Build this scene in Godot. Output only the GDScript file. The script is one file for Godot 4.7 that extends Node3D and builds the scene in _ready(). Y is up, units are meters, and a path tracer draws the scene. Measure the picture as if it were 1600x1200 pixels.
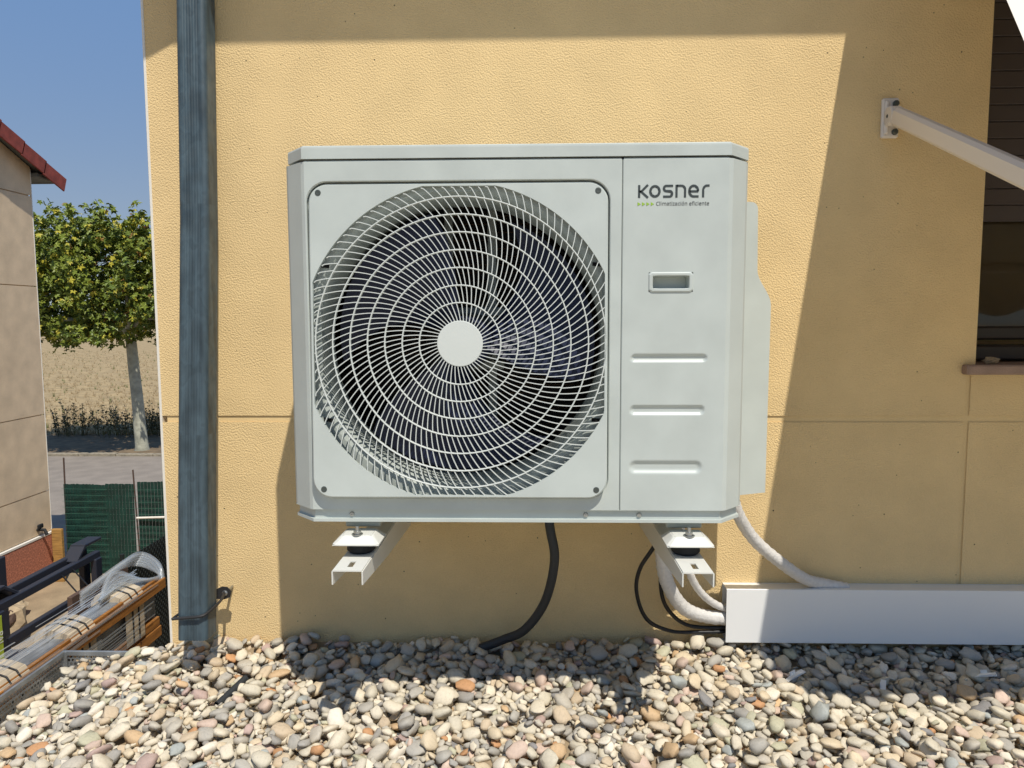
extends Node3D

# ---------------------------------------------------------------- mesh builder
class MB:
	var v := PackedVector3Array()
	var n := PackedVector3Array()
	var c := PackedColorArray()
	var uv := PackedVector2Array()
	var col := Color(1, 1, 1)
	var colored := false
	var x := Transform3D.IDENTITY
	func t3(a: Vector3, b: Vector3, d: Vector3, na: Vector3, nb: Vector3, nd: Vector3) -> void:
		a = x * a; b = x * b; d = x * d
		na = x.basis * na; nb = x.basis * nb; nd = x.basis * nd
		var g := (d - a).cross(b - a)
		if g.length_squared() < 1e-18: return
		if g.dot(na + nb + nd) >= 0.0:
			v.append(a); v.append(b); v.append(d); n.append(na); n.append(nb); n.append(nd)
		else:
			v.append(a); v.append(d); v.append(b); n.append(na); n.append(nd); n.append(nb)
		if colored:
			c.append(col); c.append(col); c.append(col)
	func tri(a: Vector3, b: Vector3, d: Vector3, hint: Vector3) -> void:
		var g := (d - a).cross(b - a)
		if g.length_squared() < 1e-18: return
		g = g.normalized()
		if g.dot(hint) < 0.0: g = -g
		t3(a, b, d, g, g, g)
	func quad(a: Vector3, b: Vector3, d: Vector3, e: Vector3, hint: Vector3) -> void:
		tri(a, b, d, hint); tri(a, d, e, hint)
	func box(lo: Vector3, hi: Vector3) -> void:
		var p := func(i: int) -> Vector3: return Vector3(hi.x if i & 1 else lo.x, hi.y if i & 2 else lo.y, hi.z if i & 4 else lo.z)
		quad(p.call(0), p.call(1), p.call(3), p.call(2), Vector3(0, 0, -1))
		quad(p.call(4), p.call(5), p.call(7), p.call(6), Vector3(0, 0, 1))
		quad(p.call(0), p.call(2), p.call(6), p.call(4), Vector3(-1, 0, 0))
		quad(p.call(1), p.call(3), p.call(7), p.call(5), Vector3(1, 0, 0))
		quad(p.call(0), p.call(1), p.call(5), p.call(4), Vector3(0, -1, 0))
		quad(p.call(2), p.call(3), p.call(7), p.call(6), Vector3(0, 1, 0))
	# box with chamfered edges
	func cbox(lo: Vector3, hi: Vector3, b: float) -> void:
		var m := (lo + hi) * 0.5
		var h := (hi - lo) * 0.5
		b = minf(b, minf(h.x, minf(h.y, h.z)) * 0.95)
		var P := func(s: Vector3, ax: int) -> Vector3:
			var q := Vector3(s.x * h.x, s.y * h.y, s.z * h.z)
			for k in 3:
				if k != ax: q[k] -= s[k] * b
			return m + q
		for ax in 3:
			var u := (ax + 1) % 3
			var w := (ax + 2) % 3
			for s in [-1.0, 1.0]:
				var cs := []
				for q in [[-1.0, -1.0], [1.0, -1.0], [1.0, 1.0], [-1.0, 1.0]]:
					var sg := Vector3.ZERO
					sg[ax] = s; sg[u] = q[0]; sg[w] = q[1]
					cs.append(P.call(sg, ax))
				var nn := Vector3.ZERO
				nn[ax] = s
				quad(cs[0], cs[1], cs[2], cs[3], nn)
		for ax in 3:
			var u := (ax + 1) % 3
			var w := (ax + 2) % 3
			for su in [-1.0, 1.0]:
				for sw in [-1.0, 1.0]:
					var s0 := Vector3.ZERO
					var s1 := Vector3.ZERO
					s0[u] = su; s0[w] = sw; s0[ax] = -1.0
					s1[u] = su; s1[w] = sw; s1[ax] = 1.0
					var nn := Vector3.ZERO
					nn[u] = su; nn[w] = sw
					quad(P.call(s0, u), P.call(s1, u), P.call(s1, w), P.call(s0, w), nn)
		for i in 8:
			var s := Vector3(1.0 if i & 1 else -1.0, 1.0 if i & 2 else -1.0, 1.0 if i & 4 else -1.0)
			tri(P.call(s, 0), P.call(s, 1), P.call(s, 2), s)
	# beam between two points with a rectangular section
	func beam(a: Vector3, b: Vector3, w: float, h: float, up := Vector3.UP, bev := 0.0) -> void:
		var f := (b - a)
		var l := f.length()
		f /= l
		var s := f.cross(up).normalized()
		var u := s.cross(f).normalized()
		var keep := x
		x = x * Transform3D(Basis(s, u, -f), (a + b) * 0.5)
		var q := Vector3(w, h, l) * 0.5
		if bev > 0.0: cbox(-q, q, bev)
		else: box(-q, q)
		x = keep
	func tube(pts: PackedVector3Array, r0: float, sides := 10, caps := true, radii := PackedFloat32Array()) -> void:
		var k := pts.size()
		var rings := []
		var t := (pts[1] - pts[0]).normalized()
		var s := t.cross(Vector3(0.3, 0.9, 0.31)).normalized()
		for i in k:
			var tn: Vector3
			if i == 0: tn = (pts[1] - pts[0]).normalized()
			elif i == k - 1: tn = (pts[k - 1] - pts[k - 2]).normalized()
			else: tn = (pts[i + 1] - pts[i - 1]).normalized()
			s = (s - tn * s.dot(tn)).normalized()
			var u := tn.cross(s)
			var r: float = radii[i] if radii.size() == k else r0
			var ring := []
			for j in sides:
				var a := TAU * j / sides
				var d := s * cos(a) + u * sin(a)
				ring.append([pts[i] + d * r, d])
			rings.append(ring)
		for i in k - 1:
			for j in sides:
				var a = rings[i][j]
				var b = rings[i][(j + 1) % sides]
				var d = rings[i + 1][(j + 1) % sides]
				var e = rings[i + 1][j]
				t3(a[0], b[0], d[0], a[1], b[1], d[1])
				t3(a[0], d[0], e[0], a[1], d[1], e[1])
		if caps:
			for q in [0, k - 1]:
				var o: Vector3 = pts[q]
				var hint := (pts[0] - pts[1]) if q == 0 else (pts[k - 1] - pts[k - 2])
				for j in sides: tri(o, rings[q][j][0], rings[q][(j + 1) % sides][0], hint)
	# profile of (radius, height) turned about an axis
	func lathe(o: Vector3, axis: Vector3, prof: Array, sides := 24, smooth := true) -> void:
		axis = axis.normalized()
		var s := axis.cross(Vector3(0.12, 0.35, 0.93)).normalized()
		var u := axis.cross(s)
		for i in prof.size() - 1:
			var p: Vector2 = prof[i]
			var q: Vector2 = prof[i + 1]
			var d2 := Vector2(q.y - p.y, -(q.x - p.x))
			for j in sides:
				var a0 := TAU * j / sides
				var a1 := TAU * (j + 1) / sides
				var d0 := s * cos(a0) + u * sin(a0)
				var d1 := s * cos(a1) + u * sin(a1)
				var n0 := (d0 * d2.x + axis * d2.y).normalized()
				var n1 := (d1 * d2.x + axis * d2.y).normalized()
				var A := o + d0 * p.x + axis * p.y
				var B := o + d1 * p.x + axis * p.y
				var C := o + d1 * q.x + axis * q.y
				var D := o + d0 * q.x + axis * q.y
				t3(A, B, C, n0, n1, n1)
				t3(A, C, D, n0, n1, n0)
	# polygon in the xy plane, from z0 (back) to z1 (front), front edge bevelled
	func extrude(poly: PackedVector2Array, z0: float, z1: float, bev := 0.0, back := true) -> void:
		if not Geometry2D.is_polygon_clockwise(poly):
			poly = poly.duplicate()
			poly.reverse()
		var k := poly.size()
		var inner := PackedVector2Array()
		for i in k:
			if bev <= 0.0:
				inner.append(poly[i])
				continue
			var a := poly[(i + k - 1) % k]
			var b := poly[i]
			var d := poly[(i + 1) % k]
			var n1 := (b - a).normalized().orthogonal()
			var n2 := (d - b).normalized().orthogonal()
			var m := (n1 + n2)
			m = m / maxf(m.dot(n1), 0.35)
			inner.append(b + m * bev * BEVEL_SIDE)
		var idx := Geometry2D.triangulate_polygon(inner)
		for i in range(0, idx.size(), 3):
			var a := inner[idx[i]]
			var b := inner[idx[i + 1]]
			var d := inner[idx[i + 2]]
			tri(Vector3(a.x, a.y, z1), Vector3(b.x, b.y, z1), Vector3(d.x, d.y, z1), Vector3(0, 0, 1))
			if back and bev <= 0.0: tri(Vector3(a.x, a.y, z0), Vector3(b.x, b.y, z0), Vector3(d.x, d.y, z0), Vector3(0, 0, -1))
		if back and bev > 0.0:
			idx = Geometry2D.triangulate_polygon(poly)
			for i in range(0, idx.size(), 3):
				var a := poly[idx[i]]
				var b := poly[idx[i + 1]]
				var d := poly[idx[i + 2]]
				tri(Vector3(a.x, a.y, z0), Vector3(b.x, b.y, z0), Vector3(d.x, d.y, z0), Vector3(0, 0, -1))
		for i in k:
			var a := poly[i]
			var b := poly[(i + 1) % k]
			var o2 := (b - a).orthogonal() * -BEVEL_SIDE
			var o := Vector3(o2.x, o2.y, 0)
			quad(Vector3(a.x, a.y, z0), Vector3(b.x, b.y, z0), Vector3(b.x, b.y, z1 - bev), Vector3(a.x, a.y, z1 - bev), o)
			if bev > 0.0:
				var ai := inner[i]
				var bi := inner[(i + 1) % k]
				quad(Vector3(a.x, a.y, z1 - bev), Vector3(b.x, b.y, z1 - bev), Vector3(bi.x, bi.y, z1), Vector3(ai.x, ai.y, z1), o.normalized() + Vector3(0, 0, 1))
	const BEVEL_SIDE := -1.0
	func mesh() -> ArrayMesh:
		var arr := []
		arr.resize(Mesh.ARRAY_MAX)
		arr[Mesh.ARRAY_VERTEX] = v
		arr[Mesh.ARRAY_NORMAL] = n
		if colored: arr[Mesh.ARRAY_COLOR] = c
		var m := ArrayMesh.new()
		m.add_surface_from_arrays(Mesh.PRIMITIVE_TRIANGLES, arr)
		return m

# ---------------------------------------------------------------- helpers
var M := {}
var taken := {}
var rng := RandomNumberGenerator.new()

func sname(s: String) -> String:
	if not taken.has(s):
		taken[s] = 0
		return s
	taken[s] += 1
	return "%s_%03d" % [s, taken[s]]

func thing(called: String, label: String, category: String, at := Vector3.ZERO, group := "") -> Node3D:
	var o := Node3D.new()
	o.name = sname(called)
	add_child(o)
	o.position = at
	o.set_meta("label", label)
	o.set_meta("category", category)
	if group != "": o.set_meta("group", group)
	return o

# meshes are written in world coordinates; a part undoes its thing's position
func part(parent: Node3D, called: String, mb, mat: Material, label := "") -> MeshInstance3D:
	var o := MeshInstance3D.new()
	o.name = called
	o.mesh = mb.mesh() if mb is MB else mb
	o.material_override = null
	for i in o.mesh.get_surface_count(): o.set_surface_override_material(i, mat)
	parent.add_child(o, true)
	if parent.get_parent() == self and not (parent is MeshInstance3D): o.position = -parent.position
	if label != "": o.set_meta("label", label)
	return o

func solo(called: String, mb, mat: Material, label: String, category: String, group := "") -> MeshInstance3D:
	var o := MeshInstance3D.new()
	o.name = sname(called)
	o.mesh = mb.mesh() if mb is MB else mb
	for i in o.mesh.get_surface_count(): o.set_surface_override_material(i, mat)
	add_child(o)
	o.set_meta("label", label)
	o.set_meta("category", category)
	if group != "": o.set_meta("group", group)
	return o

func structure(called: String, mb, mat: Material) -> MeshInstance3D:
	var o := MeshInstance3D.new()
	o.name = sname(called)
	o.mesh = mb.mesh() if mb is MB else mb
	o.set_surface_override_material(0, mat)
	add_child(o)
	o.set_meta("kind", "structure")
	return o

func noise_image(size: int, freq: float, seed_: int, octaves := 4, type := FastNoiseLite.TYPE_SIMPLEX_SMOOTH, gain := 0.5) -> Image:
	var f := FastNoiseLite.new()
	f.noise_type = type
	f.seed = seed_
	f.frequency = freq
	f.fractal_octaves = octaves
	f.fractal_gain = gain
	return f.get_seamless_image(size, size)

func tex(im: Image) -> ImageTexture:
	return ImageTexture.create_from_image(im)

# grey noise squeezed to lo..hi (as bytes 0..255)
func tone(im: Image, lo: float, hi: float) -> Image:
	var d := im.get_data()
	var lut := PackedByteArray()
	for i in 256: lut.append(int(clampf(lerpf(lo, hi, i / 255.0), 0, 255)))
	for i in d.size(): d[i] = lut[d[i]]
	return Image.create_from_data(im.get_width(), im.get_height(), false, Image.FORMAT_L8, d)

func mix_images(a: Image, b: Image, wa: float, wb: float) -> Image:
	var da := a.get_data()
	var db := b.get_data()
	for i in da.size(): da[i] = int(clampf(da[i] * wa + db[i] * wb, 0, 255))
	return Image.create_from_data(a.get_width(), a.get_height(), false, Image.FORMAT_L8, da)

func mat(color: Color, rough := 0.6, metal := 0.0) -> StandardMaterial3D:
	var m := StandardMaterial3D.new()
	m.albedo_color = color
	m.roughness = rough
	m.metallic = metal
	return m

func tri_mat(color: Color, rough: float, im: Image, scale_m: float, normal: Image = null, strength := 1.0) -> StandardMaterial3D:
	var m := mat(color, rough)
	m.uv1_triplanar = true
	m.uv1_world_triplanar = true
	m.uv1_scale = Vector3.ONE / scale_m
	if im: m.albedo_texture = tex(im)
	if normal:
		m.normal_enabled = true
		m.normal_texture = tex(normal)
		m.normal_scale = strength
	return m

func bump(im: Image, s: float) -> Image:
	var r := im.duplicate() as Image
	r.convert(Image.FORMAT_RGBA8)
	r.bump_map_to_normal_map(s)
	return r

func spline(p: Array, per := 8) -> PackedVector3Array:
	var out := PackedVector3Array()
	for i in p.size() - 1:
		var a: Vector3 = p[maxi(i - 1, 0)]
		var b: Vector3 = p[i]
		var c: Vector3 = p[i + 1]
		var d: Vector3 = p[mini(i + 2, p.size() - 1)]
		for k in per: out.append(b.cubic_interpolate(c, a, d, float(k) / per))
	out.append(p[p.size() - 1])
	return out

func rgb(r: float, g: float, b: float) -> Color: return Color(r / 255.0, g / 255.0, b / 255.0)

# distance from the centre to a rounded rectangle along an angle
func ray_rrect(a: float, hw: float, hh: float, r: float) -> Vector2:
	var d := Vector2(cos(a), sin(a))
	var t := minf(hw / maxf(absf(d.x), 1e-6), hh / maxf(absf(d.y), 1e-6))
	var p := d * t
	if r > 0.0 and absf(p.x) > hw - r and absf(p.y) > hh - r:
		var c := Vector2((hw - r) * signf(d.x), (hh - r) * signf(d.y))
		var b := d.dot(c)
		var disc := b * b - c.length_squared() + r * r
		if disc > 0.0: p = d * (b + sqrt(disc))
	return p

const SUN := Vector3(0.25, 1.0, 0.54)
const GROUND := -2.67

func _ready() -> void:
	rng.seed = 20240711
	view()
	materials()
	surroundings()
	neighbour()
	yard()
	tree()
	house()
	gravel()
	edging()
	downpipe()
	air_conditioner()
	brackets()
	pipes()
	awning()
	scraps()

func view() -> void:
	var cam := Camera3D.new()
	cam.name = "camera"
	cam.fov = rad_to_deg(2.0 * atan(600.0 / 1150.0))
	cam.near = 0.05
	cam.far = 2000.0
	cam.transform = Transform3D(Basis(Vector3.UP, deg_to_rad(1.6)) * Basis(Vector3.RIGHT, deg_to_rad(-5.12)) * Basis(Vector3.BACK, deg_to_rad(-0.2)), Vector3(0, 0.93, 2.1))
	add_child(cam)
	cam.current = true
	var sky_mat := ProceduralSkyMaterial.new()
	sky_mat.sky_top_color = rgb(91, 123, 166)
	sky_mat.sky_horizon_color = rgb(154, 163, 163)
	sky_mat.sky_curve = 0.10
	sky_mat.ground_bottom_color = rgb(120, 110, 92)
	sky_mat.ground_horizon_color = rgb(154, 163, 163)
	sky_mat.ground_curve = 0.02
	sky_mat.sun_angle_max = 1.0
	var sky := Sky.new()
	sky.sky_material = sky_mat
	var env := Environment.new()
	env.background_mode = Environment.BG_SKY
	env.sky = sky
	env.tonemap_mode = Environment.TONE_MAPPER_LINEAR
	env.tonemap_exposure = 1.4
	env.sdfgi_enabled = true
	env.ssao_enabled = true
	env.ssil_enabled = true
	var we := WorldEnvironment.new()
	we.name = "world_environment"
	we.environment = env
	add_child(we)
	var sun := DirectionalLight3D.new()
	sun.name = "sun"
	sun.light_energy = 1.0
	sun.light_color = Color(1.0, 0.97, 0.92)
	sun.light_angular_distance = 0.55
	sun.shadow_enabled = true
	add_child(sun)
	sun.look_at_from_position(SUN * 10.0, Vector3.ZERO, Vector3.UP)

func materials() -> void:
	# stucco: grain of a few millimetres over faint patches, with pocks
	var grain := noise_image(2048, 0.125, 3, 3, FastNoiseLite.TYPE_SIMPLEX_SMOOTH, 0.5)
	var patch := noise_image(2048, 0.004, 4, 4)
	var alb := mix_images(tone(grain, 232, 255), tone(patch, 230, 255), 0.5, 0.5)
	var g := RandomNumberGenerator.new()
	g.seed = 5
	for i in 105:
		var cx := g.randi_range(8, 2039)
		var cy := g.randi_range(8, 2039)
		var r := g.randf_range(0.7, 2.4)
		var dark := g.randf_range(0.25, 0.6)
		for yy in range(-4, 5):
			for xx in range(-4, 5):
				if Vector2(xx * 1.0, yy * 0.8).length() < r:
					alb.set_pixel(cx + xx, cy + yy, Color(dark, dark, dark))
	M.stucco = tri_mat(Color(0.935, 0.82, 0.605), 0.92, alb, 1.6, bump(grain, 4.0), 0.6)
	M.plaster = tri_mat(Color(0.935, 0.825, 0.61), 0.9, alb, 1.6, bump(grain, 2.0), 0.35)
	M.white_bead = mat(rgb(232, 228, 218), 0.5)
	var soft := noise_image(1024, 0.006, 11, 5)
	var fine := noise_image(1024, 0.12, 12, 3)
	M.neigh = tri_mat(Color(0.95, 0.85, 0.71), 0.9, mix_images(tone(soft, 205, 255), tone(fine, 225, 255), 0.55, 0.44), 2.2)
	var gran := noise_image(1024, 0.09, 13, 3, FastNoiseLite.TYPE_CELLULAR)
	M.plinth = tri_mat(Color(0.86, 0.55, 0.43), 0.9, mix_images(tone(fine, 120, 275), tone(gran, 140, 310), 0.5, 0.5), 2.4)
	M.roof_tile = tri_mat(rgb(158, 74, 62), 0.8, tone(soft, 190, 255), 1.1)
	M.grey_soffit = mat(rgb(110, 112, 108), 0.9)
	M.dirt = tri_mat(Color(0.70, 0.62, 0.50), 0.95, mix_images(tone(soft, 170, 255), tone(fine, 190, 255), 0.55, 0.44), 3.0)
	M.road = tri_mat(Color(0.62, 0.58, 0.535), 0.95, mix_images(tone(soft, 200, 255), tone(fine, 190, 255), 0.55, 0.44), 4.0)
	M.verge = tri_mat(Color(0.58, 0.50, 0.39), 0.95, mix_images(tone(soft, 140, 255), tone(fine, 170, 255), 0.55, 0.44), 2.5)
	M.kerb = tri_mat(Color(0.66, 0.62, 0.54), 0.9, tone(soft, 180, 255), 1.0)
	M.field = tri_mat(Color(0.78, 0.68, 0.50), 0.95, mix_images(tone(soft, 150, 255), tone(fine, 180, 255), 0.55, 0.44), 6.0)
	# powder coated steel and plastic of the unit
	var faint := noise_image(512, 0.01, 21, 4)
	var unit := mat(Color(0.765, 0.795, 0.775), 0.33)
	unit.uv1_triplanar = true
	unit.uv1_world_triplanar = true
	unit.uv1_scale = Vector3.ONE / 0.8
	unit.albedo_texture = tex(tone(faint, 240, 255))
	var rough_map := tone(noise_image(512, 0.02, 22, 4), 190, 255)
	unit.roughness_texture = tex(rough_map)
	unit.roughness = 0.42
	M.unit = unit
	M.guard = mat(Color(0.80, 0.82, 0.80), 0.4)
	M.shroud = mat(Color(0.66, 0.69, 0.67), 0.6)
	M.fan = mat(rgb(20, 30, 60), 0.5)
	M.coil = mat(rgb(18, 17, 16), 0.7)
	M.coil_tube = mat(rgb(92, 74, 58), 0.5, 0.6)
	M.steel = mat(rgb(178, 180, 178), 0.35, 0.9)
	M.dark_screw = mat(rgb(82, 88, 84), 0.5, 0.4)
	M.hole = mat(rgb(12, 12, 12), 0.9)
	M.ink = mat(rgb(58, 66, 66), 0.5)
	M.grey_ink = mat(rgb(104, 106, 104), 0.5)
	M.green_ink = mat(rgb(150, 186, 62), 0.5)
	M.bracket = mat(Color(0.84, 0.84, 0.81), 0.42)
	M.rubber = mat(rgb(24, 26, 28), 0.75)
	M.cable = mat(rgb(22, 23, 26), 0.5)
	M.hose = mat(rgb(42, 46, 50), 0.55)
	var wrap := noise_image(512, 0.03, 31, 4, FastNoiseLite.TYPE_SIMPLEX_SMOOTH, 0.6)
	M.tape = tri_mat(Color(0.90, 0.89, 0.87), 0.42, tone(wrap, 222, 255), 0.25, bump(wrap, 9.0), 0.4)
	M.trunking = mat(Color(0.92, 0.925, 0.92), 0.34)
	# slate blue coated downpipe with weather streaks
	var streak := Image.create(512, 512, false, Image.FORMAT_L8)
	var nz := FastNoiseLite.new()
	nz.seed = 41
	nz.frequency = 0.02
	nz.fractal_octaves = 4
	for yy in 512:
		for xx in 512:
			var a := nz.get_noise_2d(xx * 2.2, yy * 0.16)
			var b := nz.get_noise_2d(xx * 0.8 + 900.0, yy * 0.5 + 300.0)
			var q := 0.80 + a * 0.20 + b * 0.22
			q -= 0.15 * smoothstep(0.2, 0.42, b)
			streak.set_pixel(xx, yy, Color(q, q, q))
	var dp := tri_mat(Color(0.325, 0.40, 0.44), 0.42, streak, 0.62)
	dp.roughness_texture = tex(tone(noise_image(512, 0.02, 43, 4), 150, 255))
	dp.roughness = 0.6
	M.downpipe = dp
	M.strap = mat(rgb(40, 40, 42), 0.6)
	M.zinc = tri_mat(Color(0.66, 0.68, 0.69), 0.45, tone(faint, 190, 255), 0.5)
	M.zinc.metallic = 0.55
	# pebbles
	var stone := mix_images(noise_image(1024, 0.022, 51, 5, FastNoiseLite.TYPE_SIMPLEX_SMOOTH, 0.65), noise_image(1024, 0.16, 52, 3), 0.55, 0.45)
	M.stone_im = tone(stone, 176, 348)
	M.stone_nm = bump(stone, 3.0)
	var ps := tri_mat(Color(1, 1, 1), 0.75, M.stone_im, 0.21, M.stone_nm, 1.0)
	ps.vertex_color_use_as_albedo = true
	M.pebbles = ps
	M.gravel_far = tri_mat(rgb(196, 188, 172), 0.9, M.stone_im, 0.21, M.stone_nm, 1.0)
	# leaves and grasses
	var leaf := mat(Color(1, 1, 1), 0.5)
	leaf.vertex_color_use_as_albedo = true
	leaf.backlight = Color(0.35, 0.42, 0.1)
	leaf.cull_mode = BaseMaterial3D.CULL_DISABLED
	M.leaf = leaf
	var dry := mat(Color(1, 1, 1), 0.8)
	dry.vertex_color_use_as_albedo = true
	dry.cull_mode = BaseMaterial3D.CULL_DISABLED
	M.dry = dry
	M.bark = tri_mat(Color(0.84, 0.84, 0.76), 0.85, mix_images(tone(soft, 130, 255), tone(fine, 200, 255), 0.6, 0.4), 1.3)
	# yard
	M.green = tri_mat(Color(0.055, 0.255, 0.22), 0.7, tone(soft, 170, 255), 1.2)
	M.wire = mat(rgb(70, 118, 100), 0.5, 0.3)
	M.rust = mat(rgb(84, 66, 56), 0.8)
	M.black_steel = mat(rgb(40, 44, 56), 0.5)
	M.black_net = mat(rgb(20, 30, 28), 0.7)
	var wgrain := Image.create(512, 512, false, Image.FORMAT_L8)
	for yy in 512:
		for xx in 512:
			var q := 0.84 + nz.get_noise_2d(xx * 0.25, yy * 3.0) * 0.2
			wgrain.set_pixel(xx, yy, Color(q, q, q))
	M.wood = tri_mat(rgb(196, 152, 84), 0.75, wgrain, 0.8)
	M.board = tri_mat(rgb(178, 120, 52), 0.7, wgrain, 0.9)
	M.pad = tri_mat(rgb(206, 192, 168), 0.85, tone(soft, 215, 255), 0.8)
	M.slab = tri_mat(rgb(142, 148, 154), 0.35, tone(soft, 190, 255), 0.9)
	var film := mat(Color(0.80, 0.84, 0.87, 0.16), 0.25)
	film.transparency = BaseMaterial3D.TRANSPARENCY_ALPHA
	M.film = film
	M.rubble = tri_mat(rgb(206, 184, 150), 0.95, tone(soft, 170, 255), 0.5)
	M.brick_red = tri_mat(rgb(172, 92, 60), 0.95, tone(soft, 170, 255), 0.5)
	M.lime = mat(rgb(176, 196, 60), 0.6)
	M.white = mat(rgb(226, 226, 222), 0.5)
	# window and awning
	M.shutter = mat(rgb(72, 64, 62), 0.6)
	M.frame_dark = mat(rgb(44, 40, 40), 0.45)
	M.sill = tri_mat(rgb(178, 150, 132), 0.7, mix_images(tone(fine, 190, 255), tone(soft, 190, 255), 0.5, 0.5), 0.5)
	var pane := mat(Color(0.05, 0.05, 0.05, 0.45), 0.04)
	pane.transparency = BaseMaterial3D.TRANSPARENCY_ALPHA
	M.pane = pane
	var cloth := mat(rgb(230, 224, 212), 0.9)
	cloth.backlight = Color(1.0, 0.86, 0.68)
	cloth.cull_mode = BaseMaterial3D.CULL_DISABLED
	M.cloth = cloth
	M.arm = mat(rgb(226, 218, 208), 0.4)

# ---------------------------------------------------------------- far ground
func surroundings() -> void:
	var b := MB.new()
	b.quad(Vector3(-600, GROUND, 300), Vector3(600, GROUND, 300), Vector3(600, GROUND, -900), Vector3(-600, GROUND, -900), Vector3.UP)
	structure("field", b, M.field)
	b = MB.new()
	b.quad(Vector3(-60, GROUND + 0.008, -8.2), Vector3(60, GROUND + 0.008, -8.2), Vector3(60, GROUND + 0.008, -16.75), Vector3(-60, GROUND + 0.008, -16.75), Vector3.UP)
	structure("road", b, M.road)
	b = MB.new()
	b.quad(Vector3(-60, GROUND + 0.02, -16.95), Vector3(60, GROUND + 0.02, -16.95), Vector3(60, GROUND + 0.02, -20.4), Vector3(-60, GROUND + 0.02, -20.4), Vector3.UP)
	structure("verge", b, M.verge)
	b = MB.new()
	b.quad(Vector3(-7.5, GROUND + 0.012, 3), Vector3(2, GROUND + 0.012, 3), Vector3(2, GROUND + 0.012, -8.19), Vector3(-7.5, GROUND + 0.012, -8.19), Vector3.UP)
	structure("yard_ground", b, M.dirt)
	# kerb stones at the far side of the road
	var kerb := structure("kerb", cbm(Vector3(-30, GROUND - 0.1, -16.93), Vector3(-16, GROUND + 0.03, -16.78), 0.01), M.kerb)
	var x := -15.99
	while x < -5.0:
		var st := MeshInstance3D.new()
		st.name = "kerb_stone"
		st.mesh = cbm(Vector3(x, GROUND - 0.1, -16.95 + rng.randf() * 0.03), Vector3(x + 0.98, GROUND + 0.05 + rng.randf() * 0.03, -16.76), 0.012)
		st.set_surface_override_material(0, M.kerb)
		kerb.add_child(st, true)
		x += 1.0
	# dry grass on the field
	var tuft := MB.new()
	for i in 7:
		var a := TAU * i / 7.0 + 0.3
		var d := Vector3(cos(a), 0, sin(a))
		var s := Vector3(-d.z, 0, d.x) * 0.018
		tuft.tri(d * 0.03 - s, d * 0.03 + s, d * (0.09 + 0.03 * (i % 3)) + Vector3(0, 0.22 + 0.08 * (i % 4), 0), Vector3.UP)
	var tm := tuft.mesh()
	var mm := MultiMesh.new()
	mm.transform_format = MultiMesh.TRANSFORM_3D
	mm.use_colors = true
	mm.mesh = tm
	mm.instance_count = 5000
	for i in 5000:
		var zz := -20.2 - pow(rng.randf(), 1.7) * 60.0
		var cx := -11.0 - (zz + 17.6) * -0.62
		var p := Vector3(cx + rng.randf_range(-0.22, 0.22) * (-zz), GROUND, zz)
		var s := rng.randf_range(0.25, 0.6)
		mm.set_instance_transform(i, Transform3D(Basis(Vector3.UP, rng.randf() * TAU).scaled(Vector3(s * 1.3, s, s * 1.3)), p))
		var g := rng.randf()
		var c := Color(0.40, 0.31, 0.18).lerp(Color(0.52, 0.42, 0.27), g)
		if rng.randf() < 0.10: c = Color(0.16, 0.19, 0.07)
		mm.set_instance_color(i, c)
	var mi := MultiMeshInstance3D.new()
	mi.name = "dry_grass"
	mi.multimesh = mm
	mi.material_override = M.dry
	add_child(mi)
	mi.set_meta("kind", "stuff")
	mi.set_meta("label", "dry golden grass standing on the field beyond the road")
	mi.set_meta("category", "grass")
	# weeds between verge and field
	var labels := ["dark green weed bush left of the tree trunk, widest one", "low weed bush behind the tree trunk", "tall thin weed bush at the neighbour house corner", "small weed bush right of the trunk, next to the yellow house"]
	var spots := [[-12.55, -20.3, 1.15, 1.25], [-11.6, -20.9, 0.9, 0.9], [-14.3, -20.2, 0.55, 1.35], [-10.7, -20.1, 0.7, 1.15]]
	for k in spots.size():
		var w := thing("weed_bush", labels[k], "bush", Vector3(spots[k][0], GROUND + 0.02, spots[k][1]), "weeds along the field edge")
		var mb := MB.new()
		mb.colored = true
		for s in int(110 * spots[k][2]):
			var a := rng.randf() * TAU
			var r: float = sqrt(rng.randf()) * spots[k][2]
			var base := w.position + Vector3(cos(a) * r, 0, sin(a) * r * 0.6)
			var h: float = spots[k][3] * rng.randf_range(0.45, 1.0) * (1.0 - 0.35 * r / spots[k][2])
			var lean := Vector3(cos(a), 0, sin(a)) * rng.randf_range(0.0, 0.3) * h
			mb.col = Color(0.10, 0.10, 0.045).lerp(Color(0.26, 0.21, 0.10), rng.randf() * rng.randf())
			var side := Vector3(rng.randf_range(-1, 1), 0, rng.randf_range(-1, 1)).normalized() * 0.008
			mb.quad(base - side, base + side, base + lean + Vector3(0, h, 0) + side * 0.4, base + lean + Vector3(0, h, 0) - side * 0.4, Vector3(0, 0.3, 1))
			for q in 12:
				var f := rng.randf_range(0.25, 1.0)
				var p := base + lean * f + Vector3(0, h * f, 0)
				var dd := Vector3(rng.randf_range(-1, 1), rng.randf_range(-0.1, 0.9), rng.randf_range(-1, 1)).normalized()
				var ll := rng.randf_range(0.04, 0.11)
				var ss := dd.cross(Vector3(rng.randf_range(-1, 1), rng.randf_range(-1, 1), rng.randf_range(-1, 1))).normalized() * ll * 0.26
				mb.quad(p, p + dd * ll * 0.5 + ss, p + dd * ll, p + dd * ll * 0.5 - ss, Vector3(0, 0.5, 1))
		part(w, "foliage", mb, M.leaf)

func cbm(lo: Vector3, hi: Vector3, b: float) -> ArrayMesh:
	var m := MB.new()
	m.cbox(lo, hi, b)
	return m.mesh()

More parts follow.
